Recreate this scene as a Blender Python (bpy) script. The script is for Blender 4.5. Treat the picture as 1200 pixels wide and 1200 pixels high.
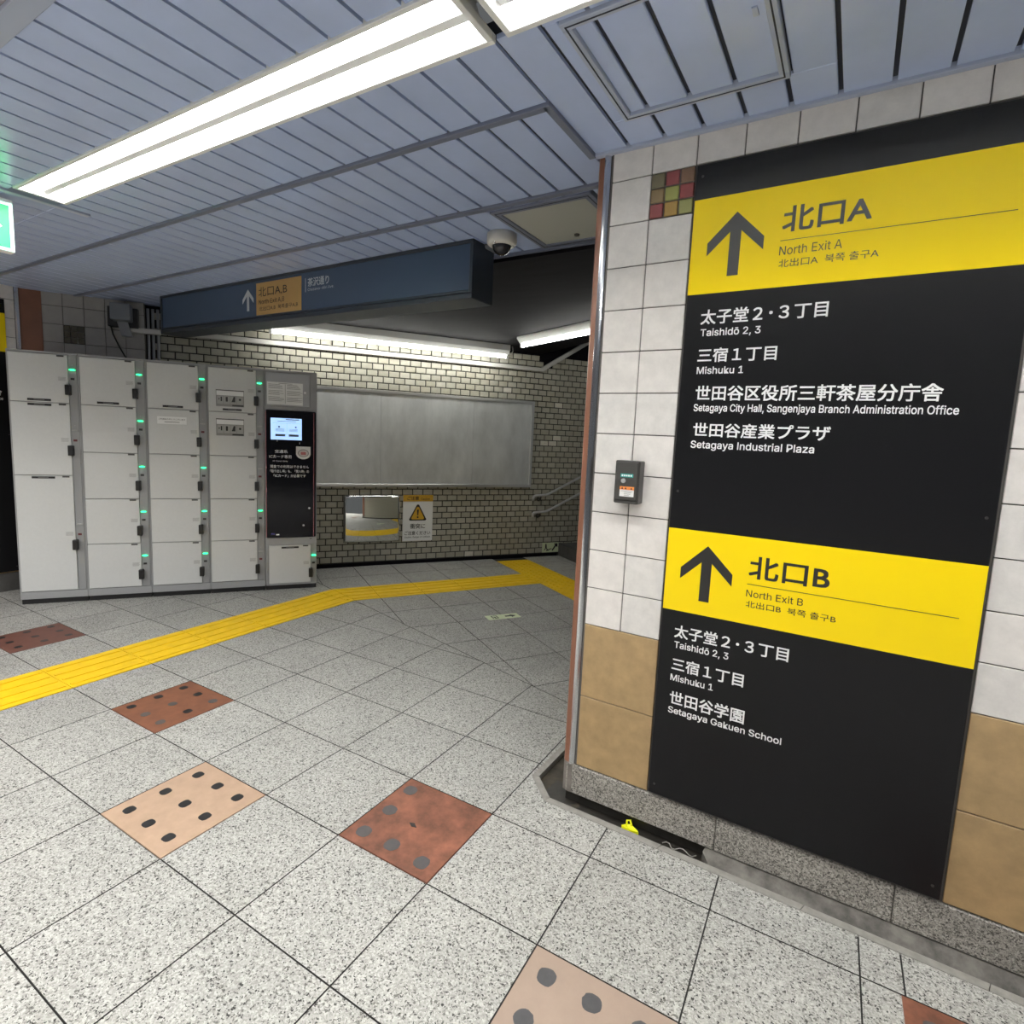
import bpy, bmesh, math, random
from mathutils import Matrix, Vector
random.seed(7)
for o in list(bpy.data.objects): bpy.data.objects.remove(o)
SC = bpy.context.scene
C = SC.collection
R = math.radians

# ------------------------------------------------------------------ camera
cam = bpy.data.cameras.new('camera'); camo = bpy.data.objects.new('camera', cam); C.objects.link(camo)
F_PX, CX, CY = 652.37, 595.374, 589.384
cam.sensor_width = 36; cam.lens = 36 * F_PX / 1200
cam.shift_x = (600 - CX) / 1200; cam.shift_y = (CY - 600) / 1200
cam.clip_start = .02
rr = Vector((0.99902932, 0.00521163, 0.04374087)); uu = Vector((-0.04405025, 0.1181961, 0.99201273)); ff = Vector((0, 0.9929766, -0.11831094))
m = Matrix((rr, uu, -ff)).transposed().to_4x4(); m.translation = (0, 0, 1.44023)
camo.matrix_world = m
SC.camera = camo

# ------------------------------------------------------------------ world, exposure, lights
w = bpy.data.worlds.new('world'); SC.world = w; w.use_nodes = True
w.node_tree.nodes['Background'].inputs[0].default_value = (.93, .97, 1, 1)
w.node_tree.nodes['Background'].inputs[1].default_value = .10
SC.view_settings.view_transform = 'Standard'; SC.view_settings.look = 'None'
SC.view_settings.exposure = .28; SC.view_settings.gamma = 1; SC.view_settings.use_curve_mapping = False
TUBE = 66.0          # emission of the big ceiling tubes
TUBE_STAIR = 32.0    # emission of the tubes by the brick wall
CONC = 60.0          # watts of each further lamp of the concourse behind the camera

# ------------------------------------------------------------------ frames: u along, v away from the camera, z up
class Frame:
    def __init__(s, phi, ox=0, oy=0):
        s.phi = phi; s.t = Vector((math.cos(phi), math.sin(phi), 0)); s.n = Vector((-math.sin(phi), math.cos(phi), 0)); s.o = Vector((ox, oy, 0))
    def w(s, u, v, z=0): return s.o + s.t * u + s.n * v + Vector((0, 0, z))
    def loc(s, p): d = Vector((p[0], p[1], 0)) - s.o; return d.dot(s.t), d.dot(s.n)
FR = Frame(-0.5516)                     # signboard wall, ceiling slats
FL = Frame(0.39693)                     # lockers
FB = Frame(0.42525)                     # brick wall
FH = Frame(R(-31.955))                  # hanging sign
G1 = Frame(-0.52338, -.5543, 1.8342)    # floor tiles of the hall
G2 = Frame(0.47238, -.347, 4.168)       # floor tiles towards the stairs
FW = Frame(math.atan2(.852, .524), -3.98, 4.60)   # left pier face
SWV, LWV, BWV, TWV = 1.9445, 5.2192, 5.9379, 5.862
ZC = 2.447
for i, (u, v) in enumerate(((-3.0, -1.3), (-5.6, -1.3), (-.6, -1.3), (1.8, -1.3), (-.6, -3.8))):   # further ceiling lamps of the concourse, out of view
    ld = bpy.data.lights.new('concourse_lamp', 'AREA'); ld.shape = 'RECTANGLE'; ld.size = 2.4; ld.size_y = .17; ld.energy = CONC * (1.7 if i < 2 else 1); ld.spread = R(152 if i < 2 else 115); ld.color = (1, .985, .95)
    lo = bpy.data.objects.new('concourse_lamp', ld); C.objects.link(lo); lo.location = FR.w(u, v, 2.43); lo.rotation_euler = (0, 0, FR.phi)

# ------------------------------------------------------------------ materials
def lin(c): return tuple((x / 255 / 12.92 if x / 255 <= .04045 else ((x / 255 + .055) / 1.055) ** 2.4) for x in c)
MATS = {}
def mat(name, col, rough=.5, metal=0., emit=0, noise=0., nscale=8., bump=0., bscale=60., spec=.5, stretch=None, aniso=0):
    if name in MATS: return MATS[name]
    mt = bpy.data.materials.new(name); mt.use_nodes = True; MATS[name] = mt
    nt = mt.node_tree; b = nt.nodes['Principled BSDF']
    b.inputs['Base Color'].default_value = (*col, 1); b.inputs['Roughness'].default_value = rough; b.inputs['Metallic'].default_value = metal
    b.inputs['Specular IOR Level'].default_value = spec
    if emit: b.inputs['Emission Color'].default_value = (*col, 1); b.inputs['Emission Strength'].default_value = emit
    if noise or bump:
        tc = nt.nodes.new('ShaderNodeTexCoord'); src = tc.outputs['Object']
        if stretch:
            mp = nt.nodes.new('ShaderNodeMapping'); mp.inputs['Scale'].default_value = stretch; nt.links.new(src, mp.inputs['Vector']); src = mp.outputs[0]
    if noise:
        n = nt.nodes.new('ShaderNodeTexNoise'); n.inputs['Scale'].default_value = nscale; n.inputs['Detail'].default_value = 6; n.inputs['Roughness'].default_value = .65
        nt.links.new(src, n.inputs['Vector'])
        rp = nt.nodes.new('ShaderNodeMapRange'); rp.inputs['From Min'].default_value = .25; rp.inputs['From Max'].default_value = .75
        rp.inputs['To Min'].default_value = 1 - noise; rp.inputs['To Max'].default_value = 1 + noise
        nt.links.new(n.outputs['Fac'], rp.inputs['Value'])
        mx = nt.nodes.new('ShaderNodeVectorMath'); mx.operation = 'SCALE'; mx.inputs[0].default_value = col
        nt.links.new(rp.outputs[0], mx.inputs['Scale']); nt.links.new(mx.outputs[0], b.inputs['Base Color'])
    if bump:
        n2 = nt.nodes.new('ShaderNodeTexNoise'); n2.inputs['Scale'].default_value = bscale; n2.inputs['Detail'].default_value = 4
        nt.links.new(src, n2.inputs['Vector'])
        bp = nt.nodes.new('ShaderNodeBump'); bp.inputs['Strength'].default_value = bump; bp.inputs['Distance'].default_value = .002
        nt.links.new(n2.outputs['Fac'], bp.inputs['Height']); nt.links.new(bp.outputs[0], b.inputs['Normal'])
    return mt

def terrazzo(name, scale, stops, rough=.55, tile=.4, var=.05, dirt=.1, spec=.35):
    mt = bpy.data.materials.new(name); mt.use_nodes = True; MATS[name] = mt
    nt = mt.node_tree; b = nt.nodes['Principled BSDF']; b.inputs['Roughness'].default_value = rough; b.inputs['Specular IOR Level'].default_value = spec
    N = nt.nodes.new; Lk = nt.links.new
    tc = N('ShaderNodeTexCoord')
    ws = N('ShaderNodeTexNoise'); ws.inputs['Scale'].default_value = scale * .7; Lk(tc.outputs['Object'], ws.inputs['Vector'])
    vm = N('ShaderNodeVectorMath'); vm.operation = 'MULTIPLY_ADD'; vm.inputs[1].default_value = (.012, .012, .012); Lk(ws.outputs['Color'], vm.inputs[0]); Lk(tc.outputs['Object'], vm.inputs[2])
    v = N('ShaderNodeTexVoronoi'); v.inputs['Scale'].default_value = scale; Lk(vm.outputs[0], v.inputs['Vector'])
    sp = N('ShaderNodeSeparateColor'); Lk(v.outputs['Color'], sp.inputs[0])
    cr = N('ShaderNodeValToRGB'); cr.color_ramp.interpolation = 'CONSTANT'
    els = cr.color_ramp.elements
    while len(els) < len(stops): els.new(.5)
    for e, (p, c) in zip(els, stops): e.position = p; e.color = (*c, 1)
    Lk(sp.outputs[0], cr.inputs[0])
    dv = N('ShaderNodeVectorMath'); dv.operation = 'SCALE'; dv.inputs['Scale'].default_value = 1 / tile; Lk(tc.outputs['Object'], dv.inputs[0])
    fl = N('ShaderNodeVectorMath'); fl.operation = 'FLOOR'; Lk(dv.outputs[0], fl.inputs[0])
    wn = N('ShaderNodeTexWhiteNoise'); wn.noise_dimensions = '2D'; Lk(fl.outputs[0], wn.inputs['Vector'])
    r1 = N('ShaderNodeMapRange'); r1.inputs['To Min'].default_value = 1 - var; r1.inputs['To Max'].default_value = 1 + var; Lk(wn.outputs['Value'], r1.inputs['Value'])
    n = N('ShaderNodeTexNoise'); n.inputs['Scale'].default_value = 3; n.inputs['Detail'].default_value = 5; Lk(tc.outputs['Object'], n.inputs['Vector'])
    r2 = N('ShaderNodeMapRange'); r2.inputs['From Min'].default_value = .3; r2.inputs['From Max'].default_value = .7; r2.inputs['To Min'].default_value = 1 - dirt; r2.inputs['To Max'].default_value = 1 + dirt * .5; Lk(n.outputs['Fac'], r2.inputs['Value'])
    mu = N('ShaderNodeMath'); mu.operation = 'MULTIPLY'; Lk(r1.outputs[0], mu.inputs[0]); Lk(r2.outputs[0], mu.inputs[1])
    sc = N('ShaderNodeVectorMath'); sc.operation = 'SCALE'; Lk(cr.outputs[0], sc.inputs[0]); Lk(mu.outputs[0], sc.inputs['Scale'])
    Lk(sc.outputs[0], b.inputs['Base Color'])
    return mt

floor_m = terrazzo('pale_terrazzo', 235, [(0, (.026, .025, .023)), (.055, (.125, .122, .112)), (.16, (.275, .27, .252)), (.42, (.36, .355, .333)), (.80, (.455, .45, .425))])
granite_m = terrazzo('speckled_granite', 260, [(0, (.08, .075, .065)), (.22, (.20, .19, .17)), (.5, (.32, .30, .27)), (.85, (.42, .40, .36))], rough=.6, tile=.7, dirt=.25)
grout = mat('dark_joint', (.018, .0175, .017), .9)
conc = mat('stained_concrete', (.095, .088, .078), .8, noise=.85, nscale=13, bump=.4, bscale=40)
mud = mat('wet_grime', (.018, .016, .013), .35, noise=.6, nscale=14, bump=.5, bscale=40)
curb_m = mat('curb_stone', (.235, .225, .205), .7, noise=.25, nscale=25)
tile_w = mat('ivory_tile', (.72, .685, .655), .32, noise=.10, nscale=22)
tile_w2 = mat('ivory_tile_greyer', (.67, .645, .62), .32, noise=.12, nscale=22)
tile_b = mat('tan_tile', (.355, .24, .115), .38, noise=.22, nscale=16)
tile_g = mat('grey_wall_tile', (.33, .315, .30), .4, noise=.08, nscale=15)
seam = mat('tile_joint', (.10, .092, .085), .8)
copper = mat('copper_paint', (.205, .085, .05), .45, noise=.12, nscale=6)
chrome = mat('chrome_strip', (.62, .63, .65), .16, 1.)
steel = mat('steel', (.80, .80, .80), .3, .75, noise=.08, nscale=30)
black_board = mat('black_sign_film', (.006, .006, .007), .36, spec=.22)
white_ink = mat('white_print', (.82, .82, .82), .5)
black_ink = mat('black_print', (.016, .015, .014), .45)
yellow = mat('yellow_sign_film', (.90, .66, .002), .38, spec=.25)
darkgrey = mat('dark_grey_plastic', (.045, .043, .04), .4)
bricks = [mat('brick_glaze_' + n, c, .45, noise=.10, nscale=30) for n, c in (('grey', (.39, .375, .31)), ('drab', (.355, .34, .28)), ('olive', (.375, .355, .285)), ('light', (.43, .415, .35)), ('pale', (.62, .60, .52)))]
mortar = mat('black_mortar', (.035, .034, .03), .9)
alu = mat('brushed_aluminium', (.60, .61, .605), .40, .5, noise=.24, nscale=2.2, stretch=(1.6, 1, .7))
alu_frame = mat('aluminium_frame', (.62, .62, .61), .32, .9)
lock_door = mat('locker_door_white', (.565, .575, .57), .55, noise=.03, nscale=60, bump=.15, bscale=150)
lock_body = mat('locker_grey', (.30, .305, .31), .5)
lock_strip = mat('locker_strip_grey', (.27, .275, .28), .45)
blackp = mat('black_plastic', (.010, .010, .011), .4)
black_gloss = mat('black_gloss_panel', (.003, .003, .006), .12, spec=.25)
led_on = mat('green_led', (.03, 1, .32), .4, emit=2.2)
led_off = mat('lamp_lens_off', (.35, .35, .35), .3)
led_red = mat('dim_red_display', (.10, .008, .012), .3)
paper = mat('paper_white', (.78, .79, .79), .7)
slat = mat('ceiling_slat', (.44, .53, .78), .22, noise=.05, nscale=5, spec=.5)
slat_gap = mat('ceiling_gap', (.03, .034, .05), .8)
ctrim = mat('ceiling_trim', (.15, .17, .24), .4)
ctrim_l = mat('ceiling_trim_pale', (.38, .43, .56), .4)
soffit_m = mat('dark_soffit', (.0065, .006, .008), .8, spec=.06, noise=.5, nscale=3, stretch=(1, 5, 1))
fix_w = mat('lamp_white_enamel', (.75, .76, .76), .4)
tube_m = mat('fluorescent_tube', (1, .995, .96), .4, emit=TUBE)
tube_s = mat('fluorescent_tube_stair', (1, 1, .94), .4, emit=TUBE_STAIR)
navy = mat('navy_sign_box', (.045, .074, .132), .35)
navy_d = mat('navy_sign_frame', (.022, .030, .045), .4)
tan_film = mat('tan_sign_film', (.46, .285, .10), .5, noise=.1, nscale=4)
tactile = mat('tactile_yellow', (.78, .50, .004), .55, noise=.12, nscale=12)
red_t = mat('terracotta_tile', (.165, .062, .036), .55, noise=.75, nscale=9)
brown_t = mat('brown_tile', (.165, .062, .031), .55, noise=.25, nscale=14)
maroon_t = mat('maroon_tile', (.125, .048, .034), .55, noise=.2, nscale=14)
pink_t = mat('peach_tile', (.36, .245, .17), .55, noise=.14, nscale=16)
pink2_t = mat('pink_beige_tile', (.29, .215, .17), .55, noise=.10, nscale=10)
dot_d = mat('black_inlay', (.011, .011, .012), .5, noise=.3, nscale=40)
dot_g = mat('grey_inlay', (.058, .058, .061), .5, noise=.15, nscale=40)
stone_d = mat('dark_step_stone_shaded_base', (.075, .072, .068), .7, noise=.3, nscale=10)
green_s = mat('exit_green', (.0, .66, .13), .4, emit=.95)
green_w = mat('exit_white', (.62, 1, .86), .4, emit=1.1)
glow = mat('luminous_film', (.66, .74, .50), .5)
rubber = mat('cable_black', (.012, .012, .014), .5)
grey_box = mat('grey_enamel', (.16, .175, .20), .45)
pipe_m = mat('grey_conduit', (.30, .31, .33), .4)
trunk_m = mat('pale_trunking', (.52, .51, .48), .5)
dome_w = mat('camera_white', (.62, .60, .56), .35)
dome_b = mat('smoked_dome', (.02, .021, .028), .05)
mirror_m = mat('mirror_glass', (.82, .83, .80), .025, 1.)

# ------------------------------------------------------------------ geometry helpers
ORG = {}
class MB:
    def __init__(s): s.bm = bmesh.new(); s.mi = 0
    def face(s, pts):
        vs = [s.bm.verts.new(p) for p in pts]; f = s.bm.faces.new(vs); f.material_index = s.mi; return f
    def box(s, u0, u1, v0, v1, z0, z1, bev=0, seg=1):
        b = bmesh.new(); bmesh.ops.create_cube(b, size=1)
        for v in b.verts: v.co = Vector(((u0 + u1) / 2 + v.co.x * (u1 - u0), (v0 + v1) / 2 + v.co.y * (v1 - v0), (z0 + z1) / 2 + v.co.z * (z1 - z0)))
        if bev: bmesh.ops.bevel(b, geom=list(b.edges), offset=bev, segments=seg, affect='EDGES', profile=.5)
        return s.merge(b)
    def merge(s, b, M=None):
        idx = {}
        for v in b.verts: idx[v] = s.bm.verts.new(M @ v.co if M else v.co)
        for f in b.faces:
            try:
                g = s.bm.faces.new([idx[v] for v in f.verts]); g.material_index = s.mi; g.smooth = f.smooth
            except ValueError: pass
        b.free(); return s
    def prism_z(s, poly, z0, z1, side=None):   # poly in (u, v), counter-clockwise from above
        a = sum(p[0] * q[1] - q[0] * p[1] for p, q in zip(poly, poly[1:] + poly[:1]))
        if a < 0: poly = poly[::-1]
        lo = [s.bm.verts.new((p[0], p[1], z0)) for p in poly]; hi = [s.bm.verts.new((p[0], p[1], z1)) for p in poly]
        n = len(poly)
        for k, f in enumerate([hi, lo[::-1]] + [[lo[i], lo[(i + 1) % n], hi[(i + 1) % n], hi[i]] for i in range(n)]):
            s.bm.faces.new(f).material_index = s.mi if k == 0 or side is None else side
        return s
    def prism_v(s, poly, v0, v1):          # poly in (u, z), v0 is the near face
        a = sum(p[0] * q[1] - q[0] * p[1] for p, q in zip(poly, poly[1:] + poly[:1]))
        if a < 0: poly = poly[::-1]
        lo = [s.bm.verts.new((p[0], v0, p[1])) for p in poly]; hi = [s.bm.verts.new((p[0], v1, p[1])) for p in poly]
        n = len(poly)
        for f in [lo, hi[::-1]] + [[lo[(i + 1) % n], lo[i], hi[i], hi[(i + 1) % n]] for i in range(n)]:
            s.bm.faces.new(f).material_index = s.mi
        return s
    def prism_u(s, poly, u0, u1):          # poly in (v, z)
        a = sum(p[0] * q[1] - q[0] * p[1] for p, q in zip(poly, poly[1:] + poly[:1]))
        if a < 0: poly = poly[::-1]
        lo = [s.bm.verts.new((u0, p[0], p[1])) for p in poly]; hi = [s.bm.verts.new((u1, p[0], p[1])) for p in poly]
        n = len(poly)
        for f in [hi, lo[::-1]] + [[lo[i], lo[(i + 1) % n], hi[(i + 1) % n], hi[i]] for i in range(n)]:
            s.bm.faces.new(f).material_index = s.mi
        return s
    def tube(s, path, r, seg=12, cap=True):
        P = [Vector(p) for p in path]; rings = []
        for i, p in enumerate(P):
            d = (P[min(i + 1, len(P) - 1)] - P[max(i - 1, 0)]).normalized()
            x = d.orthogonal().normalized() if i == 0 else (px - d * px.dot(d)).normalized()
            px = x; y = d.cross(x)
            rings.append([s.bm.verts.new(p + (x * math.cos(a) + y * math.sin(a)) * r) for a in [2 * math.pi * k / seg for k in range(seg)]])
        for a, b in zip(rings, rings[1:]):
            for k in range(seg):
                f = s.bm.faces.new((a[k], a[(k + 1) % seg], b[(k + 1) % seg], b[k])); f.material_index = s.mi; f.smooth = True
        if cap:
            s.bm.faces.new(rings[0][::-1]).material_index = s.mi; s.bm.faces.new(rings[-1]).material_index = s.mi
        return s
    def lathe(s, prof, c, seg=28):          # prof: (r, z) going down around a vertical axis at c
        rings = [[s.bm.verts.new((c[0] + max(r, 1e-5) * math.cos(a), c[1] + max(r, 1e-5) * math.sin(a), z)) for a in [2 * math.pi * k / seg for k in range(seg)]] for r, z in prof]
        for a, b in zip(rings, rings[1:]):
            for k in range(seg):
                f = s.bm.faces.new((a[k], b[k], b[(k + 1) % seg], a[(k + 1) % seg])); f.material_index = s.mi; f.smooth = True
        return s
    def disc_v(s, u, z, v0, v1, ru, rz=None, seg=24):
        return s.prism_v([(u + ru * math.cos(2 * math.pi * k / seg), z + (rz or ru) * math.sin(2 * math.pi * k / seg)) for k in range(seg)], v0, v1)
    def build(s, name, mats, parent=None, frame=None, kind=None):
        me = bpy.data.meshes.new(name); mats = mats if isinstance(mats, list) else [mats]
        if parent is not None:
            o = ORG[parent]
            for v in s.bm.verts: v.co -= o
        s.bm.normal_update(); s.bm.to_mesh(me); s.bm.free()
        for mm in mats: me.materials.append(mm)
        ob = bpy.data.objects.new(name, me); C.objects.link(ob)
        if parent is not None: ob.parent = parent; ORG[ob] = ORG[parent]
        elif frame is not None: ob.location = frame.o; ob.rotation_euler = (0, 0, frame.phi); ORG[ob] = Vector((0, 0, 0))
        if kind: ob['kind'] = kind
        return ob
def tag(o, label, cat, group=None):
    o['label'] = label; o['category'] = cat
    if group: o['group'] = group
    return o
def thing(name, label, cat, frame, u, v, z, group=None):
    o = bpy.data.objects.new(name, None); C.objects.link(o); o.empty_display_size = .05
    o.location = frame.w(u, v, z); o.rotation_euler = (0, 0, frame.phi); ORG[o] = Vector((u, v, z))
    return tag(o, label, cat, group)
def solo(mb, name, m_, frame, org, label, cat, group=None):     # a thing that is one mesh, its origin at its base
    ob = mb.build(name, m_, None, frame)
    d = Vector(org)
    for v in ob.data.vertices: v.co -= d
    ob.location = frame.w(*org); ORG[ob] = d
    return tag(ob, label, cat, group)
def bx(name, m_, parent, *a, **k): return MB().box(*a, **k).build(name, m_, parent)

TC = {}
try: SANS = bpy.data.fonts.load(bpy.utils.system_resource('DATAFILES') + '/fonts/Inter.woff2')   # Blender's own interface font
except Exception: SANS = None
def text_geo(s):
    if s not in TC:
        c = bpy.data.curves.new('lettering', 'FONT'); c.body = s; c.resolution_u = 3
        if SANS and all(ord(ch) < 0x250 for ch in s): c.font = SANS; c.body = s.replace('I', '\u0399').replace('l', '\u04cf')   # plain straight strokes, as on the sign
        o = bpy.data.objects.new('lettering', c); C.objects.link(o)
        dg = bpy.context.evaluated_depsgraph_get(); dg.update()
        me = bpy.data.meshes.new_from_object(o.evaluated_get(dg))
        TC[s] = ([tuple(v.co) for v in me.vertices], [tuple(p.vertices) for p in me.polygons])
        bpy.data.objects.remove(o); bpy.data.curves.remove(c); bpy.data.meshes.remove(me)
    return TC[s]
def CAPH(s): return max(p[1] for p in text_geo('H')[0])
def text(mb, s, u0, u1, zb, zt, v, cap=False, off=.012):     # fits the inked box; off thickens the strokes
    vs, fs = text_geo(s); off = max(off, 0)
    xs = [p[0] for p in vs]; ys = [p[1] for p in vs]
    x0, x1 = min(xs) - off, max(xs) + off; y0, y1 = (-off, CAPH(s) + off) if cap else (min(ys) - off, max(ys) + off)
    n = 0
    for dx, dy in ((0, 0), (off, off), (-off, off), (off, -off), (-off, -off)) if off > 0 else ((0, 0),):
        nv = [mb.bm.verts.new((u0 + (p[0] + dx - x0) / (x1 - x0) * (u1 - u0), v - n * .00002, zb + (p[1] + dy - y0) / (y1 - y0) * (zt - zb))) for p in vs]
        n += 1
        for f in fs:
            try: mb.bm.faces.new([nv[i] for i in f]).material_index = mb.mi
            except ValueError: pass
    return mb
def tx(name, m_, parent, *a, **k): return text(MB(), *a, **k).build(name, m_, parent)
def arrow(u, ztip, s=1.0):
    return [(u, ztip), (u - .0845 * s, ztip - .085 * s), (u - .0845 * s, ztip - .1245 * s), (u - .0167 * s, ztip - .058 * s), (u - .0167 * s, ztip - .193 * s),
            (u + .0167 * s, ztip - .193 * s), (u + .0167 * s, ztip - .058 * s), (u + .0845 * s, ztip - .1245 * s), (u + .0845 * s, ztip - .085 * s)]

# polygon clipping in the plane
def clip(poly, a, b, c):                    # keeps a*x + b*y <= c
    out = []
    for p, q in zip(poly, poly[1:] + poly[:1]):
        dp = a * p[0] + b * p[1] - c; dq = a * q[0] + b * q[1] - c
        if dp <= 0: out.append(p)
        if dp * dq < 0: t = dp / (dp - dq); out.append((p[0] + (q[0] - p[0]) * t, p[1] + (q[1] - p[1]) * t))
    return out
def area(p): return abs(sum(a[0] * b[1] - b[0] * a[1] for a, b in zip(p, p[1:] + p[:1]))) / 2 if len(p) > 2 else 0
def subtract(poly, hps):
    out = []
    for a, b, c in hps:
        o = clip(poly, -a, -b, -c)
        if area(o) > 1e-6: out.append(o)
        poly = clip(poly, a, b, c)
        if area(poly) < 1e-6: break
    return out
def hp(frame, p, q, inside, src):           # half plane through src-frame points p, q, as seen in frame; keeps the side of `inside`
    P = frame.loc(src.w(*p)); Q = frame.loc(src.w(*q)); I = frame.loc(src.w(*inside))
    a, b = Q[1] - P[1], P[0] - Q[0]; c = a * P[0] + b * P[1]
    if a * I[0] + b * I[1] > c: a, b, c = -a, -b, -c
    return a, b, c

# ------------------------------------------------------------------ floor
PO = [(-1.04, 6), (-1.04, 1.985), (-.92, 1.868), (3.2, 1.868)]
def pit(frame): return [hp(frame, PO[i], PO[i + 1], (0, 3), FR) for i in range(3)]
HG = ((-5 * .4, 5.10 * .4), (.631 * .4, 3.514 * .4))     # line where the two tile grids meet, in G1
h1 = hp(G1, HG[0], HG[1], (0, -5), G1)
h2 = hp(G2, HG[0], HG[1], (0, 5), G1)
def shift(h, d): n = math.hypot(h[0], h[1]); return (h[0], h[1], h[2] - d * n)
DECO = {(0, 0), (-2, -1), (-4, 0), (-8, 0), (2, -1)}
NARROW = 4 * .4; NW = .26 * .4
def g1_cells():
    for i in range(-22, 9):
        for j in range(-12, 14):
            u0, u1 = i * .4, i * .4 + .4
            if i >= 4: u0 += NW; u1 += NW
            yield i, j, u0, u1, j * .4, j * .4 + .4
    for j in range(-12, 14): yield None, j, NARROW, NARROW + NW, j * .4, j * .4 + .4
fm = MB(); e = .0023
pieces = []
for i, j, u0, u1, v0, v1 in g1_cells():
    if i == -6 or (i, j) in DECO or (i, j) == (4, 0): continue
    q = [(u0 + e, v0 + e), (u1 - e, v0 + e), (u1 - e, v1 - e), (u0 + e, v1 - e)]
    q = clip(q, *shift(h1, e))
    if area(q) < 1e-5: continue
    pieces += subtract(q, pit(G1))
for q in pieces: fm.prism_z(q, -.006, 0, 1)
# tiles beyond the seam, turned into the hall tiles' frame
def to_g1(q): return [G1.loc(G2.w(*p)) for p in q]
wallclip = hp(G2, (0, BWV - .135), (1, BWV - .135), (0, 0), FB)
for i in range(-16, 14):
    for j in range(-14, 5):
        if (j == 2 and i <= 2) or i == 3: continue
        q = [(i * .4 + e, j * .4 + e), (i * .4 + .4 - e, j * .4 + e), (i * .4 + .4 - e, j * .4 + .4 - e), (i * .4 + e, j * .4 + .4 - e)]
        q = clip(q, *shift(h2, e))
        if area(q) < 1e-5: continue
        q = clip(q, *hp(G2, (0, BWV - .01), (1, BWV - .01), (0, 0), FB))
        if area(q) < 1e-5: continue
        for s_ in subtract(q, pit(G2)): fm.prism_z(to_g1(s_), -.006, 0, 1)
fm.mi = 1
for q in subtract([(-9.4, -5.2), (4.2, -5.2), (4.2, 6), (-9.4, 6)], pit(G1)): fm.prism_z(q, -.05, -.005)
fm.build('floor', [floor_m, grout], None, G1, 'structure')

# gutter and curb round the pier
gm = MB()
PI_ = [(-1.012, 6), (-1.012, 1.997), (-.908, 1.896), (3.2, 1.896)]
for k in range(3):
    a, b, c_, d = PO[k], PO[k + 1], PI_[k + 1], PI_[k]
    n = max(1, int(round(math.dist(a, b) / .47)))
    for s_ in range(n):
        t0, t1 = s_ / n, (s_ + 1) / n
        L_ = lambda p, q, t: (p[0] + (q[0] - p[0]) * t, p[1] + (q[1] - p[1]) * t)
        g_ = .0012 / max(.05, math.dist(a, b))
        gm.prism_z([L_(a, b, t0 + g_), L_(a, b, t1 - g_), L_(d, c_, t1 - g_), L_(d, c_, t0 + g_)], -.04, .0025)
gm.build('trim_1', curb_m, None, FR, 'structure')
gt = MB(); gt.mi = 2
gt.prism_z([(-1.02, 6), (-1.02, 1.99), (-.91, 1.885), (-.27, 1.885), (-.27, 2.05), (-.87, 2.05), (-.87, 6)], -.05, -.022)
gt.mi = 1; gt.prism_z([(-.80, 1.895), (-.36, 1.895), (-.33, 1.925), (-.31, 2.0), (-.80, 2.0)], -.03, -.0215); gt.prism_z([(-.96, 1.95), (-.90, 1.90), (-.83, 1.93), (-.80, 2.0), (-.9, 2.05), (-.95, 2.05)], -.03, -.0212)
gt.mi = 0; cn0 = [(-.285, 1.893), (3.2, 1.893), (3.2, 1.97), (-.305, 1.97), (-.318, 1.93)]
nv = len(gt.bm.verts); gt.prism_z(cn0, -.05, -.004); gt.bm.verts.ensure_lookup_table()
for v in gt.bm.verts[nv:]:
    if v.co.z > -.01: v.co.z += .028 * (v.co.y - 1.893) / .05
gt.build('trim_2', [conc, mud, mat('gutter_dirt', (.045, .038, .027), .7, noise=.7, nscale=18, bump=.5)], None, FR, 'structure')

# decorated tiles set in the floor
def rsq(cx, cy, r, k=3, j=.12):
    P = []
    for s_ in range(20):
        a = 2 * math.pi * s_ / 20; c_, s2 = math.cos(a), math.sin(a)
        f = r / (abs(c_) ** k + abs(s2) ** k) ** (1 / k) * (1 + random.uniform(-j, j) * .5)
        P.append((cx + f * c_, cy + f * s2))
    return P
def deco(i, j, m_, dots, label, extra=None, u_off=0):
    u0, v0 = i * .4 + u_off, j * .4
    t = thing('dotted_floor_tile', label, 'floor tile', G1, u0 + .2, v0 + .2, 0, 'dotted accent tiles in the floor')
    bx('slab', m_, t, u0 + e, u0 + .4 - e, v0 + e, v0 + .4 - e, -.0045, .0004)
    for a, b, md in dots:
        if md == 'g': MB().prism_z(rsq(u0 + a * .4, v0 + b * .4, .028 if (i, j) == (0, 0) else .026 if i > 0 else .022, k=2.2, j=.10), 0, .0009).build('inlay_dot', dot_g, t)
        else: MB().prism_z(rsq(u0 + a * .4, v0 + b * .4, .0205, j=.06), 0, .0009).build('inlay_dot', dot_d, t)
    if extra: MB().prism_z([(u0 + x * .4, v0 + y * .4) for x, y in extra], 0, .0012).build('chip', dot_d, t)
    return t
A3, B3 = (.16, .49, .81), (.172, .497, .822)
deco(0, 0, red_t, [(.122, .841, 'g'), (.153, .502, 'g'), (.156, .157, 'g'), (.479, .17, 'g'), (.826, .152, 'g')], 'worn terracotta floor tile with five grey dots along two sides', [(.42, .47), (.47, .44), (.52, .455), (.49, .475), (.47, .49)])
deco(-2, -1, pink_t, [(a, b, 'd') for a in A3 for b in B3], 'peach floor tile with nine black dots in the open floor')
gy = {(1, 1), (1, 0), (2, 2), (2, 0)}
deco(-4, 0, brown_t, [(.135 + .333 * x, .17 + .329 * y, 'g' if (x, y) in gy else 'd') for x in range(3) for y in range(3)], 'brown floor tile with mixed black and grey dots next to the yellow strip')
deco(-8, 0, maroon_t, [(.13 + .325 * x, .17 + .333 * y, 'd') for x in range(3) for y in range(3)], 'dark maroon dotted floor tile beyond the yellow strip, in front of the lockers')
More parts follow.
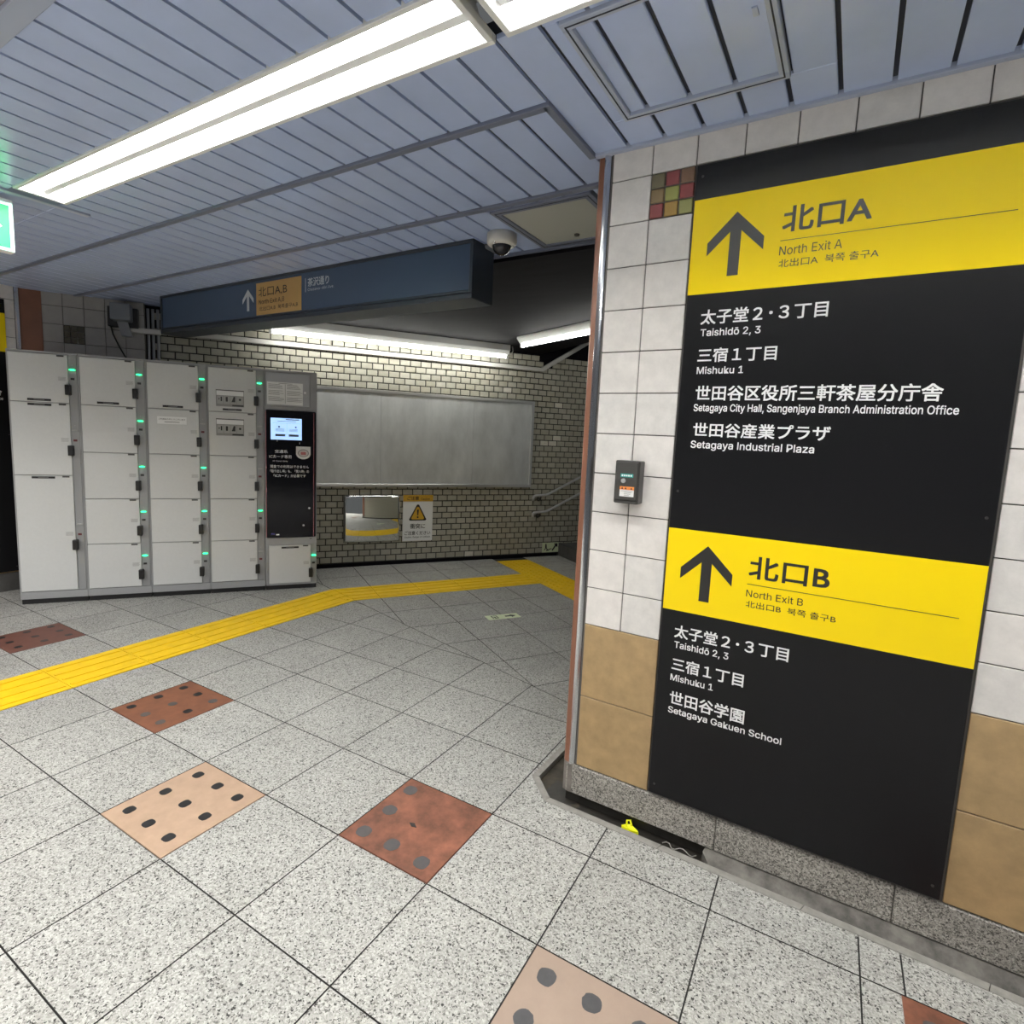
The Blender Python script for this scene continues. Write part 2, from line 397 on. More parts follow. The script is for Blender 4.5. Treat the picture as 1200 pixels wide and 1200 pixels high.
deco(2, -1, pink2_t, [(.165 + .325 * x, .17 + .325 * y, 'g') for x in range(3) for y in range(3)], 'pinkish beige floor tile with grey dots nearest the viewer')
deco(4, 0, red_t, [(.165 + .325 * x, .17 + .325 * y, 'g') for x in range(3) for y in range(3)], 'orange-red floor tile with grey dots by the signboard wall, cut by the frame', u_off=.092)

# tactile paving
ORDW = 'first second third fourth fifth sixth seventh eighth ninth tenth eleventh twelfth'.split()
def tact(frame, q, along, label, dots=False, cell=None):
    cx = sum(p[0] for p in q) / len(q); cy = sum(p[1] for p in q) / len(q)
    t = thing('tactile_paving_tile', label, 'tactile paving', frame, cx, cy, 0, 'yellow tactile paving tiles')
    sb = MB().prism_z(q, -.0045, .002)
    if not dots: sb.build('slab', tactile, t)
    u0, u1, v0, v1 = cell
    if not dots:
        for k in range(4):
            c_ = .4 * (.14 + .24 * k)
            if along == 'v': b = [(u0 + c_ - .011, v0 + .012), (u0 + c_ + .011, v0 + .012), (u0 + c_ + .011, v1 - .012), (u0 + c_ - .011, v1 - .012)]
            else: b = [(u0 + .012, v0 + c_ - .011), (u1 - .012, v0 + c_ - .011), (u1 - .012, v0 + c_ + .011), (u0 + .012, v0 + c_ + .011)]
            for a_, b_ in zip(q, q[1:] + q[:1]):      # keep inside the (cut) slab
                aa, bb = b_[1] - a_[1], a_[0] - b_[0]; cc = aa * a_[0] + bb * a_[1]
                if aa * cx + bb * cy > cc: aa, bb, cc = -aa, -bb, -cc
                b = clip(b, aa, bb, cc - .006 * math.hypot(aa, bb))
                if len(b) < 3: break
            if len(b) > 2 and area(b) > 1e-4: MB().prism_z(b, .0018, .0062).build('ridge', tactile, t)
    else:
        m_ = sb
        for x in range(6):
            for y in range(6):
                p = (u0 + .4 * (x + .5) / 6, v0 + .4 * (y + .5) / 6)
                if all((b_[0] - a_[0]) * (p[1] - a_[1]) - (b_[1] - a_[1]) * (p[0] - a_[0]) > 0 for a_, b_ in zip(q, q[1:] + q[:1])):
                    m_.prism_z([(p[0] + .013 * math.cos(k * math.pi / 4), p[1] + .013 * math.sin(k * math.pi / 4)) for k in range(8)], .0018, .006)
        m_.build('slab', tactile, t)
n_ = 0
for j in range(5, -5, -1):
    cell = (-6 * .4, -5 * .4, j * .4, j * .4 + .4); u0, u1, v0, v1 = cell
    q = [(u0 + e, v0 + e), (u1 - e, v0 + e), (u1 - e, v1 - e), (u0 + e, v1 - e)]
    q = clip(q, *shift(h1, e))
    if area(q) < .004: continue
    if j == 5: lab = 'small corner-cut yellow ridged tile where the tactile strip bends near the lockers'
    else:
        n_ += 1; lab = 'ridged yellow tactile tile, %s from the bend, on the run before the lockers' % ORDW[n_ - 1]
    tact(G1, q, 'v', lab, cell=cell)
n_ = 0
for i in range(-4, 3):
    cell = (i * .4, i * .4 + .4, .8, 1.2); u0, u1, v0, v1 = cell
    q = [(u0 + e, v0 + e), (u1 - e, v0 + e), (u1 - e, v1 - e), (u0 + e, v1 - e)]
    q = clip(q, *shift(h2, e))
    if area(q) < .004: continue
    n_ += 1
    tact(G2, q, 'u', 'ridged yellow tactile tile, %s from the bend, on the run along the brick wall' % ORDW[n_ - 1], cell=cell)
n_ = 0
for j in range(4, -3, -1):
    cell = (1.2, 1.6, j * .4, j * .4 + .4); u0, u1, v0, v1 = cell
    q = [(u0 + e, v0 + e), (u1 - e, v0 + e), (u1 - e, v1 - e), (u0 + e, v1 - e)]
    q = clip(q, *wallclip)
    if area(q) < .004: continue
    if j < 4:
        n_ += 1; lab = 'studded yellow tactile tile, %s in line after the one touching the brick wall' % ORDW[n_ - 1]
    else: lab = 'cut yellow studded tactile tile touching the brick wall before the stairs'
    tact(G2, q, 'v', lab, True, cell)

# ------------------------------------------------------------------ signboard wall (right)
wm = MB()
U0, TP = -.828, .1475
wm.mi = 3; wm.box(-.875, 2.9, SWV + .006, SWV + .5, .03, 2.62)
def wtile(u0, u1, z0, z1): wm.box(u0 + .0018, u1 - .0018, SWV, SWV + .012, z0 + .0018, z1 - .0018, .0012)
zr = [.735 + .1463 * k for k in range(12)] + [ZC + .02]
UR_ = .3425
cols = [(U0 + k * TP + (.004 if k == 0 else 0), min(U0 + (k + 1) * TP, UR_)) for k in range(8)] + [(UR_ + k * TP, UR_ + (k + 1) * TP) for k in range(16)]
for k, (u0, u1) in enumerate(cols):
    for a, b in zip(zr, zr[1:]):
        if k == 1 and abs(a - 2.1981) < .01: continue
        if 2 <= k < 8 and b < 2.40: continue
        wm.mi = random.choice((0, 0, 1)); wtile(u0, u1, a, b)
wm.mi = 2
for k in range(0, 24, 2):
    if 2 <= k < 8: continue
    for a, b in ((.152, .4435), (.4435, .735)): wtile(cols[k][0], cols[k + 1][1], a, b)
wm.mi = 4
us = [-.865, -.285, .232, .80, 1.4, 2.0, 2.9]
for a, b in zip(us, us[1:]): wm.box(a + .0012, b - .0012, SWV - .004, SWV + .03, .028, .149, .003)
wm.mi = 5; wm.box(-.87, 2.9, SWV + .02, SWV + .03, -.05, .05)
wm.build('wall_right', [tile_w, tile_w2, tile_b, seam, granite_m, mud], None, FR, 'structure')
mosaic_cols = dict(o=(.15, .13, .07), r=(.22, .055, .05), b=(.17, .10, .06), g=(.25, .25, .09), t=(.22, .155, .075), y=(.32, .20, .05), n=(.27, .28, .085))
def mosaic(frame, u0, u1, z0, z1, v, pat, label, dim=1):
    t = thing('mosaic_tile', label, 'wall tile', frame, (u0 + u1) / 2, v, z0)
    du, dz = (u1 - u0) / 3, (z1 - z0) / 3
    bx('backing', seam, t, u0 + .002, u1 - .002, v + .003, v + .008, z0 + .002, z1 - .002)
    for r_ in range(3):
        for c_ in range(3):
            k = pat[r_][c_]; mm = mat('mosaic_glass_%s_%s' % (k, dim), tuple(x * dim for x in mosaic_cols[k]), .12, spec=.7)
            bx('glass_square', mm, t, u0 + du * c_ + .002, u0 + du * (c_ + 1) - .002, v - .003, v + .004, z1 - dz * (r_ + 1) + .002, z1 - dz * r_ - .002, bev=.0025)
mosaic(FR, U0 + TP, U0 + 2 * TP, 2.1981, 2.3444, SWV, ('orb', 'tnr', 'ryg'), 'square of red, green and ochre glass mosaic beside the big signboard')

# corner guard of the pier
tm = MB()
q = [(-.829 - .026 * math.sin(a), SWV + .006 - .014 * math.sin(2 * a) - .003 * math.sin(a)) for a in [k * math.pi / 16 for k in range(9)]]
tm.prism_z(q + [(-.853, SWV + .05), (-.829, SWV + .05)], .15, 2.46)
tm.mi = 1; tm.prism_z([(-.8555, SWV + .002), (-.876, SWV + .006), (-.886, SWV + .022), (-.886, SWV + .16), (-.8555, SWV + .16)], .15, 2.46)
tm.mi = 2; tm.prism_z([(-.829, SWV + .002), (-.8285, SWV + .001), (-.821, SWV + .001), (-.821, SWV + .05), (-.829, SWV + .05)], .15, 2.46)
tm.mi = 3; tm.prism_z([(-.829, SWV - .003), (-.853, SWV - .006), (-.878, SWV + .004), (-.886, SWV + .022), (-.886, SWV + .16), (-.829, SWV + .16)], .03, .15)
tm.build('trim_3', [chrome, copper, seam, mat('worn_metal_foot', (.15, .135, .12), .5, noise=.4, nscale=20)], None, FR, 'structure')

# the big signboard
def signboard(frame, u0, u1, v, bands, lines, label, name='direction_signboard'):
    t = thing(name, label, 'sign', frame, (u0 + u1) / 2, v, .162)
    vf = v - .012
    bx('board', black_board, t, u0, u1, vf, v - .0008, .162, 2.336, bev=.0015)
    for z0, z1, ztip, kj, ke, cj in bands:
        d = 0 if ztip > 1.5 else 1
        bd = bx('exit_band', yellow, t, u0 + .001, u1 - .001, vf - .0008, vf + .001, z0, z1)
        MB().prism_v(arrow((u0 + u1) / 2 - .294, ztip), vf - .0016, vf - .0004).build('arrow', black_ink, bd)
        zz = ztip - 2.1732 if d == 0 else ztip - 1.1031
        Z = (2.1732, 1.1031)[d]
        K = ((2.090, 2.1645, 2.067, 2.0245, 2.050, 1.988, 2.012), (1.0165, 1.091, .9965, .955, .9775, .9195, .942))[d]
        c0 = (u0 + u1) / 2 + .0955
        tx('exit_name', black_ink, bd, kj, c0 - .2565, c0 - .027, K[0], K[1], vf - .0012, off=.018)
        bx('rule_line', black_ink, bd, c0 - .258, c0 + .288, vf - .0014, vf - .0004, K[2] - .0009, K[2] + .0009)
        tx('english_line', black_ink, bd, ke, c0 - .258, c0 - .0925, K[3], K[4], vf - .0012, cap=True, off=.002)
        tx('translation_line', black_ink, bd, cj, c0 - .2565, c0 + .0, K[5], K[6], vf - .0012, off=.004)
    for s_, a, b, z0, z1, cap, off in lines: tx('destination_line', white_ink, t, s_, a, b, z0, z1, vf - .0008, cap=cap, off=off)
    m_ = MB()
    for uu_ in (u0 + .02, u1 - .02):
        for z_ in (2.30, 1.28, .20): m_.disc_v(uu_, z_, vf - .002, vf, .004, seg=10)
    m_.build('screw_heads', darkgrey, t)
    return t
K1, E1 = .016, .010
signboard(FR, -.526, .335, SWV,
    [(1.931, 2.2285, 2.1732, '北口A', 'North Exit A', '北出口A  북쪽 출구A'), (.862, 1.151, 1.1031, '北口B', 'North Exit B', '北出口B  북쪽 출구B')],
    [('太子堂２･３丁目', -.476, -.110, 1.833, 1.880, False, K1), ('Taishidō 2, 3', -.473, -.290, 1.796, 1.8185, True, E1),
     ('三宿１丁目', -.476, -.237, 1.7115, 1.7575, False, K1), ('Mishuku 1', -.475, -.330, 1.674, 1.697, True, E1),
     ('世田谷区役所三軒茶屋分庁舎', -.473, .187, 1.587, 1.636, False, K1), ('Setagaya City Hall, Sangenjaya Branch Administration Office', -.475, .226, 1.552, 1.5755, True, E1),
     ('世田谷産業プラザ', -.471, -.069, 1.468, 1.514, False, K1), ('Setagaya Industrial Plaza', -.475, -.107, 1.430, 1.454, True, E1),
     ('太子堂２･３丁目', -.478, -.116, .765, .8115, False, K1), ('Taishidō 2, 3', -.475, -.294, .728, .7515, True, E1),
     ('三宿１丁目', -.478, -.240, .645, .6925, False, K1), ('Mishuku 1', -.479, -.334, .607, .6305, True, E1),
     ('世田谷学園', -.476, -.227, .5195, .5695, False, K1), ('Setagaya Gakuen School', -.478, -.111, .487, .510, True, E1)],
    'tall black signboard with two yellow exit bands on the tiled pier')

# call box beside it
t = thing('wall_box', 'small dark box with teal label and orange-topped sticker on the tiled pier', 'box', FR, -.675, SWV, 1.222)
bx('body', darkgrey, t, -.722, -.632, SWV - .05, SWV + .002, 1.222, 1.374, bev=.003)
bx('cover', darkgrey, t, -.718, -.636, SWV - .054, SWV - .049, 1.234, 1.370, bev=.003)
f_ = SWV - .054
tl = bx('teal_label', mat('teal_label', (.02, .26, .23), .5), t, -.699, -.653, f_ - .001, f_ + .001, 1.3155, 1.3285)
m_ = MB()
for k in range(5): m_.box(-.695 + k * .008, -.6895 + k * .008, f_ - .0014, f_ - .0006, 1.319, 1.325)
m_.build('label_print', white_ink, tl)
kn = MB().disc_v(-.687, 1.303, f_ - .006, f_, .008).build('lock', steel, t)
st = bx('sticker', paper, t, -.699, -.647, f_ - .001, f_ + .001, 1.2475, 1.2715)
so = bx('orange_header', mat('orange_print', (.75, .24, .05), .5), st, -.699, -.647, f_ - .0014, f_ + .001, 1.2715, 1.283)
m_ = MB()
for a in (-.694, -.681, -.660): m_.prism_v([(a, 1.274), (a + .008, 1.274), (a + .004, 1.281)], f_ - .002, f_ - .001)
for k in range(4): m_.box(-.694 + .012 * (k > 0), -.651 - .004 * k, f_ - .0016, f_ - .0008, 1.2665 - k * .005, 1.2675 - k * .005)
m_.build('sticker_print', black_ink, st)
for o in (tl, ): o['label'] = 'teal label'

# ------------------------------------------------------------------ brick wall (back)
bm_ = MB()
bm_.mi = 5; bm_.box(-1.2, 6.5, BWV + .006, BWV + .2, -.05, 2.26)
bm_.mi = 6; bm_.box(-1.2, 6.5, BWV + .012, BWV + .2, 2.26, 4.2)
TRZ = lambda u: 2.236 if u < 3.037 else 2.236 + .618 * (u - 3.037)
for r_ in range(-2, 40):
    z0 = .172 + .0653 * r_; z1 = z0 + .0653
    if z0 < .04 or z1 > 2.40: continue
    for c_ in range(-20, 36):
        u0 = 1.088 + .1135 * c_ + (.0567 if r_ % 2 == 0 else 0); u1 = u0 + .1135
        um = (u0 + u1) / 2
        if um > 3.05 and z1 > TRZ(um) + .02 or u0 < -.86 or u1 > 4.9: continue
        x = random.random(); bm_.mi = 4 if x < .012 else 3 if x < .16 else 2 if x < .40 else 1 if x < .70 else 0
        a, b, c2, d = u0 + .0035, u1 - .0035, z0 + .0035, z1 - .0035; k = .004
        P = [(a, BWV + .008, c2), (b, BWV + .008, c2), (b, BWV + .008, d), (a, BWV + .008, d)]
        Q = [(a + k, BWV, c2 + k), (b - k, BWV, c2 + k), (b - k, BWV, d - k), (a + k, BWV, d - k)]
        pv = [bm_.bm.verts.new(p) for p in P]; qv = [bm_.bm.verts.new(p) for p in Q]
        for f in [qv] + [[pv[i], pv[(i + 1) % 4], qv[(i + 1) % 4], qv[i]] for i in range(4)]: bm_.bm.faces.new(f).material_index = bm_.mi
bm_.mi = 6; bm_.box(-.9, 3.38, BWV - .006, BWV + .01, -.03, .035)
bm_.build('wall_back', bricks + [mortar, soffit_m], None, FB, 'structure')
# brick face of the pier towards the stairs
sm = MB(); sm.mi = 1; sm.box(-.872, -.6, SWV + .16, 4.9, -.05, 2.62)
for r_ in range(0, 37):
    z0 = .04 + .0653 * r_
    for c_ in range(24):
        v0 = SWV + .16 + .1135 * c_ + (.0567 if r_ % 2 else 0)
        sm.mi = 0; sm.box(-.882, -.874, v0 + .0035, v0 + .110, z0 + .0035, z0 + .0618)
sm.build('wall_stair', [bricks[1], mortar], None, FR, 'structure')

# stairs
t = thing('staircase', 'dark stone stairs rising along the brick wall behind the pier', 'stairs', FB, 3.3, BWV - .9, 0)
for k in range(6):
    st = bx('step', stone_d, t, 3.40 + .29 * k, 5.2, BWV - 1.85, BWV - .003, .155 * k - (-.001 if k == 0 else 0), .155 * (k + 1), bev=.004)
    MB().box(3.396 + .29 * k, 3.44 + .29 * k, BWV - 1.85, BWV - .003, .155 * (k + 1) - .004, .155 * (k + 1) + .003).build('nosing', mat('nosing_rubber', (.05, .05, .05), .7), st)

# handrails
def rail(zz, label):
    t = thing('handrail', label, 'handrail', FB, 3.0, BWV, zz - .07, 'steel handrails up the stairs')
    v = BWV - .07; P = [(2.987, v, zz - .058)]
    for k in range(6): a = k / 5 * math.pi / 2; P.append((2.987 + .03 * (1 - math.cos(a)), v, zz - .03 + .03 * math.sin(a)))
    P += [(3.15, v, zz + .008), (3.18, v, zz + .016), (3.22, v, zz + .034), (4.9, v, zz + .034 + 1.68 * .483)]
    MB().tube(P, .015, 14).build('rail', steel, t)
    for u in (3.085, 4.0):
        z_ = zz if u < 3.2 else zz + .034 + (u - 3.22) * .483
        b = MB(); b.tube([(u, BWV, z_ - .05), (u, v + .01, z_ - .05), (u, v, z_ - .012)], .009, 10); b.disc_v(u, z_ - .05, BWV - .008, BWV, .026)
        b.build('bracket', darkgrey, t)
rail(.758, 'upper of the two steel handrails on the brick wall')
rail(.555, 'lower of the two steel handrails on the brick wall')

# blank board
t = thing('notice_board', 'large blank brushed-metal board on the brick wall', 'board', FB, 1.6, BWV, .852)
UA, UB, ZA, ZB = .12, 2.961, .852, 1.86
for n, (a, b, s_) in enumerate(((UA + .03, 1.18, 0), (1.18, 2.214, 1), (2.214, UB - .03, 2))): bx('sheet', alu, t, a + .001, b - .001, BWV - .022, BWV - .002, ZA + .03, ZB - .03)
for a in ((UA, UB, ZA, ZA + .032), (UA, UB, ZB - .032, ZB)): bx('frame_rail', alu_frame, t, a[0], a[1], BWV - .04, BWV - .001, a[2], a[3], bev=.003)
for a in (UA, UB - .032): bx('frame_stile', alu_frame, t, a, a + .032, BWV - .04, BWV - .001, ZA + .032, ZB - .032, bev=.003)

# mirror, caution poster, low exit plate
t = thing('safety_mirror', 'rectangular convex wall mirror under the blank board', 'mirror', FB, 1.106, BWV, .265)
bx('backing', darkgrey, t, .812, 1.400, BWV - .012, BWV - .001, .262, .762)
gm_ = MB(); NX, NZ, RM = 28, 24, 1.6                       # slightly convex glass
grid = []
for iz in range(NZ + 1):
    row = []
    for ix in range(NX + 1):
        u, z = .815 + .582 * ix / NX, .265 + .494 * iz / NZ; r2 = ((u - 1.106) ** 2 + (z - .512) ** 2)
        row.append(gm_.bm.verts.new((u, BWV - .013 - (.0457 - (RM - math.sqrt(RM * RM - r2))), z)))
    grid.append(row)
for iz in range(NZ):
    for ix in range(NX):
        f = gm_.bm.faces.new((grid[iz][ix], grid[iz][ix + 1], grid[iz + 1][ix + 1], grid[iz + 1][ix])); f.smooth = True
rim = [grid[0][i] for i in range(NX + 1)] + [grid[i][NX] for i in range(1, NZ + 1)] + [grid[NZ][i] for i in range(NX - 1, -1, -1)] + [grid[i][0] for i in range(NZ - 1, 0, -1)]
lo_ = [gm_.bm.verts.new((v.co.x, BWV - .011, v.co.z)) for v in rim]
for i in range(len(rim)): gm_.bm.faces.new((rim[(i + 1) % len(rim)], rim[i], lo_[i], lo_[(i + 1) % len(rim)]))
gm_.build('glass', mirror_m, t)
t = thing('caution_poster', 'white caution poster with yellow header and warning triangle', 'poster', FB, 1.604, BWV, .252)
f_ = BWV - .006
bx('sheet', paper, t, 1.437, 1.772, f_, BWV - .001, .252, .762)
hd = bx('header', mat('amber_print', (.62, .36, .03), .5), t, 1.437, 1.772, f_ - .001, f_ + .001, .690, .762)
tx('header_text', black_ink, hd, 'ご注意', 1.482, 1.612, .706, .746, f_ - .0015, off=.015)
tx('header_text', black_ink, hd, 'Caution', 1.636, 1.735, .706, .730, f_ - .0015, cap=True, off=.005)
def tri(c_, z0, h, w_, r_=.012):
    return [(c_ - w_ + r_, z0), (c_ + w_ - r_, z0), (c_ + w_, z0 + r_), (c_ + r_, z0 + h - r_ * .4), (c_, z0 + h), (c_ - r_, z0 + h - r_ * .4), (c_ - w_, z0 + r_)]
tr = MB().prism_v(tri(1.603, .478, .180, .098), f_ - .001, f_).build('warning_triangle', black_ink, t)
MB().prism_v(tri(1.603, .492, .140, .074), f_ - .0016, f_ - .0008).build('triangle_fill', mat('amber_print', (0, 0, 0)), tr)
m_ = MB(); m_.prism_v([(1.592, .600), (1.614, .600), (1.608, .536), (1.598, .536)], f_ - .0022, f_ - .0014); m_.disc_v(1.603, .516, f_ - .0022, f_ - .0014, .010)
m_.build('exclamation_mark', black_ink, tr)
m_ = MB(); text(m_, '衝突に', 1.520, 1.688, .388, .444, f_ - .0008, off=.012); text(m_, 'ご注意ください', 1.458, 1.750, .318, .362, f_ - .0008, off=.012); text(m_, 'Caution: Danger of Collision', 1.458, 1.748, .286, .305, f_ - .0008, cap=True, off=.004)
m_.build('poster_text', black_ink, t)
t = thing('low_exit_plate', 'luminous plate with running figure and arrow, low on the brick wall', 'sign', FB, 3.285, BWV, .046)
bx('plate', glow, t, 3.172, 3.396, BWV - .006, BWV - .001, .046, .166)
m_ = MB(); f_ = BWV - .0068
m_.prism_v([(3.305, .072), (3.318, .062), (3.362, .118), (3.385, .108), (3.382, .156), (3.335, .154), (3.348, .133)], f_, f_ + .001)
m_.build('arrow', black_ink, t)
m_ = MB(); m_.disc_v(3.222, .146, f_, f_ + .001, .009)
for p in ([(3.212, .138), (3.232, .138), (3.236, .10), (3.214, .10)], [(3.214, .10), (3.226, .10), (3.212, .078), (3.196, .074)], [(3.224, .10), (3.236, .10), (3.25, .084), (3.262, .058), (3.24, .076)], [(3.226, .074), (3.30, .096), (3.304, .088), (3.232, .062)]): m_.prism_v(p, f_, f_ + .001)
m_.build('figure', black_ink, t)

# sticker on the floor
t = thing('floor_exit_sticker', 'pale luminous strip with door and arrow stuck on the floor', 'sticker', FB, 1.79, 3.955, 0)
bx('film', glow, t, 1.650, 1.932, 3.905, 4.010, 0, .0012)
m_ = MB(); m_.prism_z([(1.81, 3.945), (1.86, 3.945), (1.86, 3.925), (1.905, 3.957), (1.86, 3.99), (1.86, 3.97), (1.81, 3.97)], .001, .0018); m_.build('arrow', mat('green_black_print', (.03, .05, .03), .6), t)
m_ = MB()
for a in ((1.695, 1.703, 3.925, 3.99), (1.738, 1.746, 3.925, 3.99), (1.695, 1.746, 3.984, 3.992), (1.71, 1.728, 3.945, 3.965), (1.712, 1.735, 3.925, 3.94)): m_.box(a[0], a[1], a[2], a[3], .001, .0018)
m_.build('door_figure', mat('green_black_print', (0, 0, 0)), t)

# trunking under the dark ceiling
t = thing('cable_trunking', 'long pale trunking along the top of the brick wall bending up over the stairs', 'trunking', FB, 1.0, BWV, 2.20)
bx('duct', trunk_m, t, -.77, 3.037, BWV - .05, BWV - .001, 2.207, 2.252, bev=.004)
bx('duct', trunk_m, t, -.985, -.765, TWV - .045, TWV - .001, 2.186, 2.230, bev=.004)
MB().prism_v([(3.037, 2.207), (4.6, 2.207 + .618 * 1.563), (4.6, 2.252 + .618 * 1.563), (3.025, 2.252)], BWV - .05, BWV - .001).build('rising_duct', trunk_m, t)

# ------------------------------------------------------------------ tiled wall behind the lockers (corner)
cm = MB(); UL = -1.605
cm.mi = 2; cm.box(UL - .1, -.89, TWV + .006, TWV + .25, -.05, 2.62)
zr = [.735 + .1463 * k for k in range(12)] + [ZC + .02]
for k in range(6):
    u0 = UL + .1445 * k; u1 = min(u0 + .1445, -.89)
    if u1 - u0 < .02: continue
    for a, b in zip(zr, zr[1:]):
        if k == 1 and abs(a - 2.0518) < .01: continue
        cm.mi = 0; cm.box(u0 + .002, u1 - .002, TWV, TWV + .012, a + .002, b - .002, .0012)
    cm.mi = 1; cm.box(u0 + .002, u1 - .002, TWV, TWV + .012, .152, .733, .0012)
cm.build('wall_corner', [tile_g, tile_b, seam], None, FB, 'structure')
mosaic(FB, UL + .1445, UL + .289, 2.0518, 2.1981, TWV, ('ooo', 'ooo', 'ooo'), 'dull brown mosaic square on the tiles above the lockers', .35)
# left pier: copper return, chrome guard, bright tiles, black sign (u runs from the near end, negative, to the corner at 0)
MB().prism_z([(0, 0), (.122, -.053), (.122, .25), (0, .25)], -.02, 2.46).build('trim_4', copper, None, FW, 'structure')
MB().prism_z([(.0, .0), (0, .03), (-.036, .03), (-.036, -.002), (-.027, -.012), (-.012, -.014)], .15, 2.46).build('trim_5', chrome, None, FW, 'structure')
lm = MB()
lm.mi = 1; lm.box(-3.0, -.03, .006, .4, -.05, 2.62)
for k in range(20):
    u1 = -.037 - .1475 * k; u0 = u1 - .1475
    for a, b in zip(zr, zr[1:]): lm.mi = 0; lm.box(u0 + .002, u1 - .002, 0, .012, a + .002, b - .002, .0012)
    lm.mi = 2; lm.box(u0 + .002, u1 - .002, 0, .012, .152, .733, .0012)
lm.mi = 3; lm.box(-3.0, .0, -.004, .03, -.02, .149)  # pier base: dark colour carries the shade beside the lockers
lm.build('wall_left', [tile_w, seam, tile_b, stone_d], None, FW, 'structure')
signboard(FW, -.963, -.102, 0,
    [(1.931, 2.2285, 2.1732, '北口A', 'North Exit A', '北出口A  북쪽 출구A')],
    [('世田谷区役所三軒茶屋分庁舎', -.81, -.150, 1.587, 1.636, False, K1), ('Setagaya City Hall, Sangenjaya Branch Administration Office', -.846, -.145, 1.552, 1.5755, True, E1)],
    'black signboard with a yellow band on the pier left of the lockers', 'direction_signboard')

# ------------------------------------------------------------------ ceiling (room frame)
P0, PITCH = -.891, .1259
def slats(name, n0, n1, ua, ub, cut=None, f0=None, f1=None):
    s_ = MB(); k0 = int(math.floor((ua - P0) / PITCH)); k1 = int(math.ceil((ub - P0) / PITCH))
    for k in range(k0, k1):
        a = max(ua, P0 + k * PITCH + .0062); b = min(ub, P0 + (k + 1) * PITCH - .0062)
        if b - a < .008: continue
        segs = [(n0, n1)]
        for cu0, cu1, cn0, cn1 in (cut or []):
            if a < cu1 and b > cu0:
                new = []
                for x, y in segs:
                    if cn0 > x and cn0 < y: new.append((x, cn0))
                    if cn1 < y and cn1 > x: new.append((cn1, y))
                    if cn0 >= y or cn1 <= x: new.append((x, y))
                segs = new
                for p_, q_ in ((a, cu0), (cu1, b)):
                    if q_ - p_ > .008: s_.box(p_, q_, max(n0, cn0), min(n1, cn1), ZC, ZC + .012, .0025)
        for x, y in segs:
            xa = xb = x; ya = yb = y
            if f0 and x == n0: xa, xb = f0(a), f0(b)
            if f1 and y == n1: ya, yb = f1(a), f1(b)
            if xa == xb and ya == yb: s_.box(a, b, xa, ya, ZC, ZC + .012, .0025)
            else: s_.prism_z([(a, xa), (b, xb), (b, yb), (a, ya)], ZC, ZC + .012)
    return s_
FIXN = (1.075, 1.245)
def lamp_edge(u, side):
    u = max(u, -3.31)
    return (1.16 + (u + 2.09) * .01833 if u < -.866 else 1.185 + (u - .356) * .00524) + side * .099
f_far, f_near = (lambda u: lamp_edge(u, -1)), (lambda u: lamp_edge(u, 1))
cb = MB()
for a in ((-9, 3.2, .60, 1.036), (-9, 3.2, 1.285, 2.73), (-9, -3.36, 1.02, 1.285), (1.62, 3.2, 1.02, 1.285)): cb.box(a[0], a[1], a[2], a[3], ZC + .011, ZC + .05)
cb.box(-9, 3.2, .98, 1.32, ZC + .17, ZC + .2)
cb.mi = 1
def add(mb2):
    cb.merge(mb2.bm.copy()) if False else None
sl = [slats('a', .655, 1.035, -9, 3.1, f1=f_far), slats('a', 1.275, 1.578, -9, -.891, f0=f_near), slats('a', 1.275, 1.936, -.891, 3.1, [(-.722, -.245, 1.30, 1.772)], f0=f_near),
      slats('b', 1.602, 2.135, -9, -.893), slats('c', 2.166, 2.715, -9, -.9, [(-1.50, -1.07, 2.2, 2.70)]), slats('d', lamp_edge(-4, -1), lamp_edge(-4, 1), -9, -3.36)]
for x in sl: cb.merge(x.bm)
cb.mi = 2; cb.box(-9, 3.2, -6.5, .60, ZC - .0, ZC + .03)
cb.build('ceiling', [slat_gap, slat, mat('ceiling_panel_plum', (.30, .27, .30), .5)], None, FR, 'structure')
def strip(name, m_, *a): MB().box(*a, bev=.002).build(name, m_, None, FR, 'structure')
strip('trim_6', ctrim, -9, -.90, 1.576, 1.604, ZC - .012, ZC + .02)
strip('trim_7', ctrim, -.912, -.886, 1.5765, 1.935, ZC - .012, ZC + .02)
strip('trim_8', ctrim, -9, -.90, 2.134, 2.168, ZC - .010, ZC + .02)
strip('trim_9', ctrim_l, -.89, 3.0, 1.925, 1.95, ZC - .010, ZC + .02)
strip('trim_10', ctrim_l, -9, 3.1, .60, .655, ZC - .012, ZC + .02)
strip('trim_11', ctrim, -9, -.8, 2.712, 2.74, ZC - .016, ZC + .03)
strip('trim_12', ctrim_l, -3.385, -3.352, .66, 1.36, ZC - .010, ZC + .02)
# wall line trim at the far end of the slats and the dark ceiling beyond them
so = MB()
B_ = lambda u, v: FR.loc(FB.w(u, v))
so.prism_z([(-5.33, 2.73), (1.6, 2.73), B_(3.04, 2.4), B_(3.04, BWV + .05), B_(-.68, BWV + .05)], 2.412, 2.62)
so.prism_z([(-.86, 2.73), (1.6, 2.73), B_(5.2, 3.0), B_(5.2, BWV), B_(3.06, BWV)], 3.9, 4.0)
so.build('ceiling_soffit', soffit_m, None, FR, 'structure')

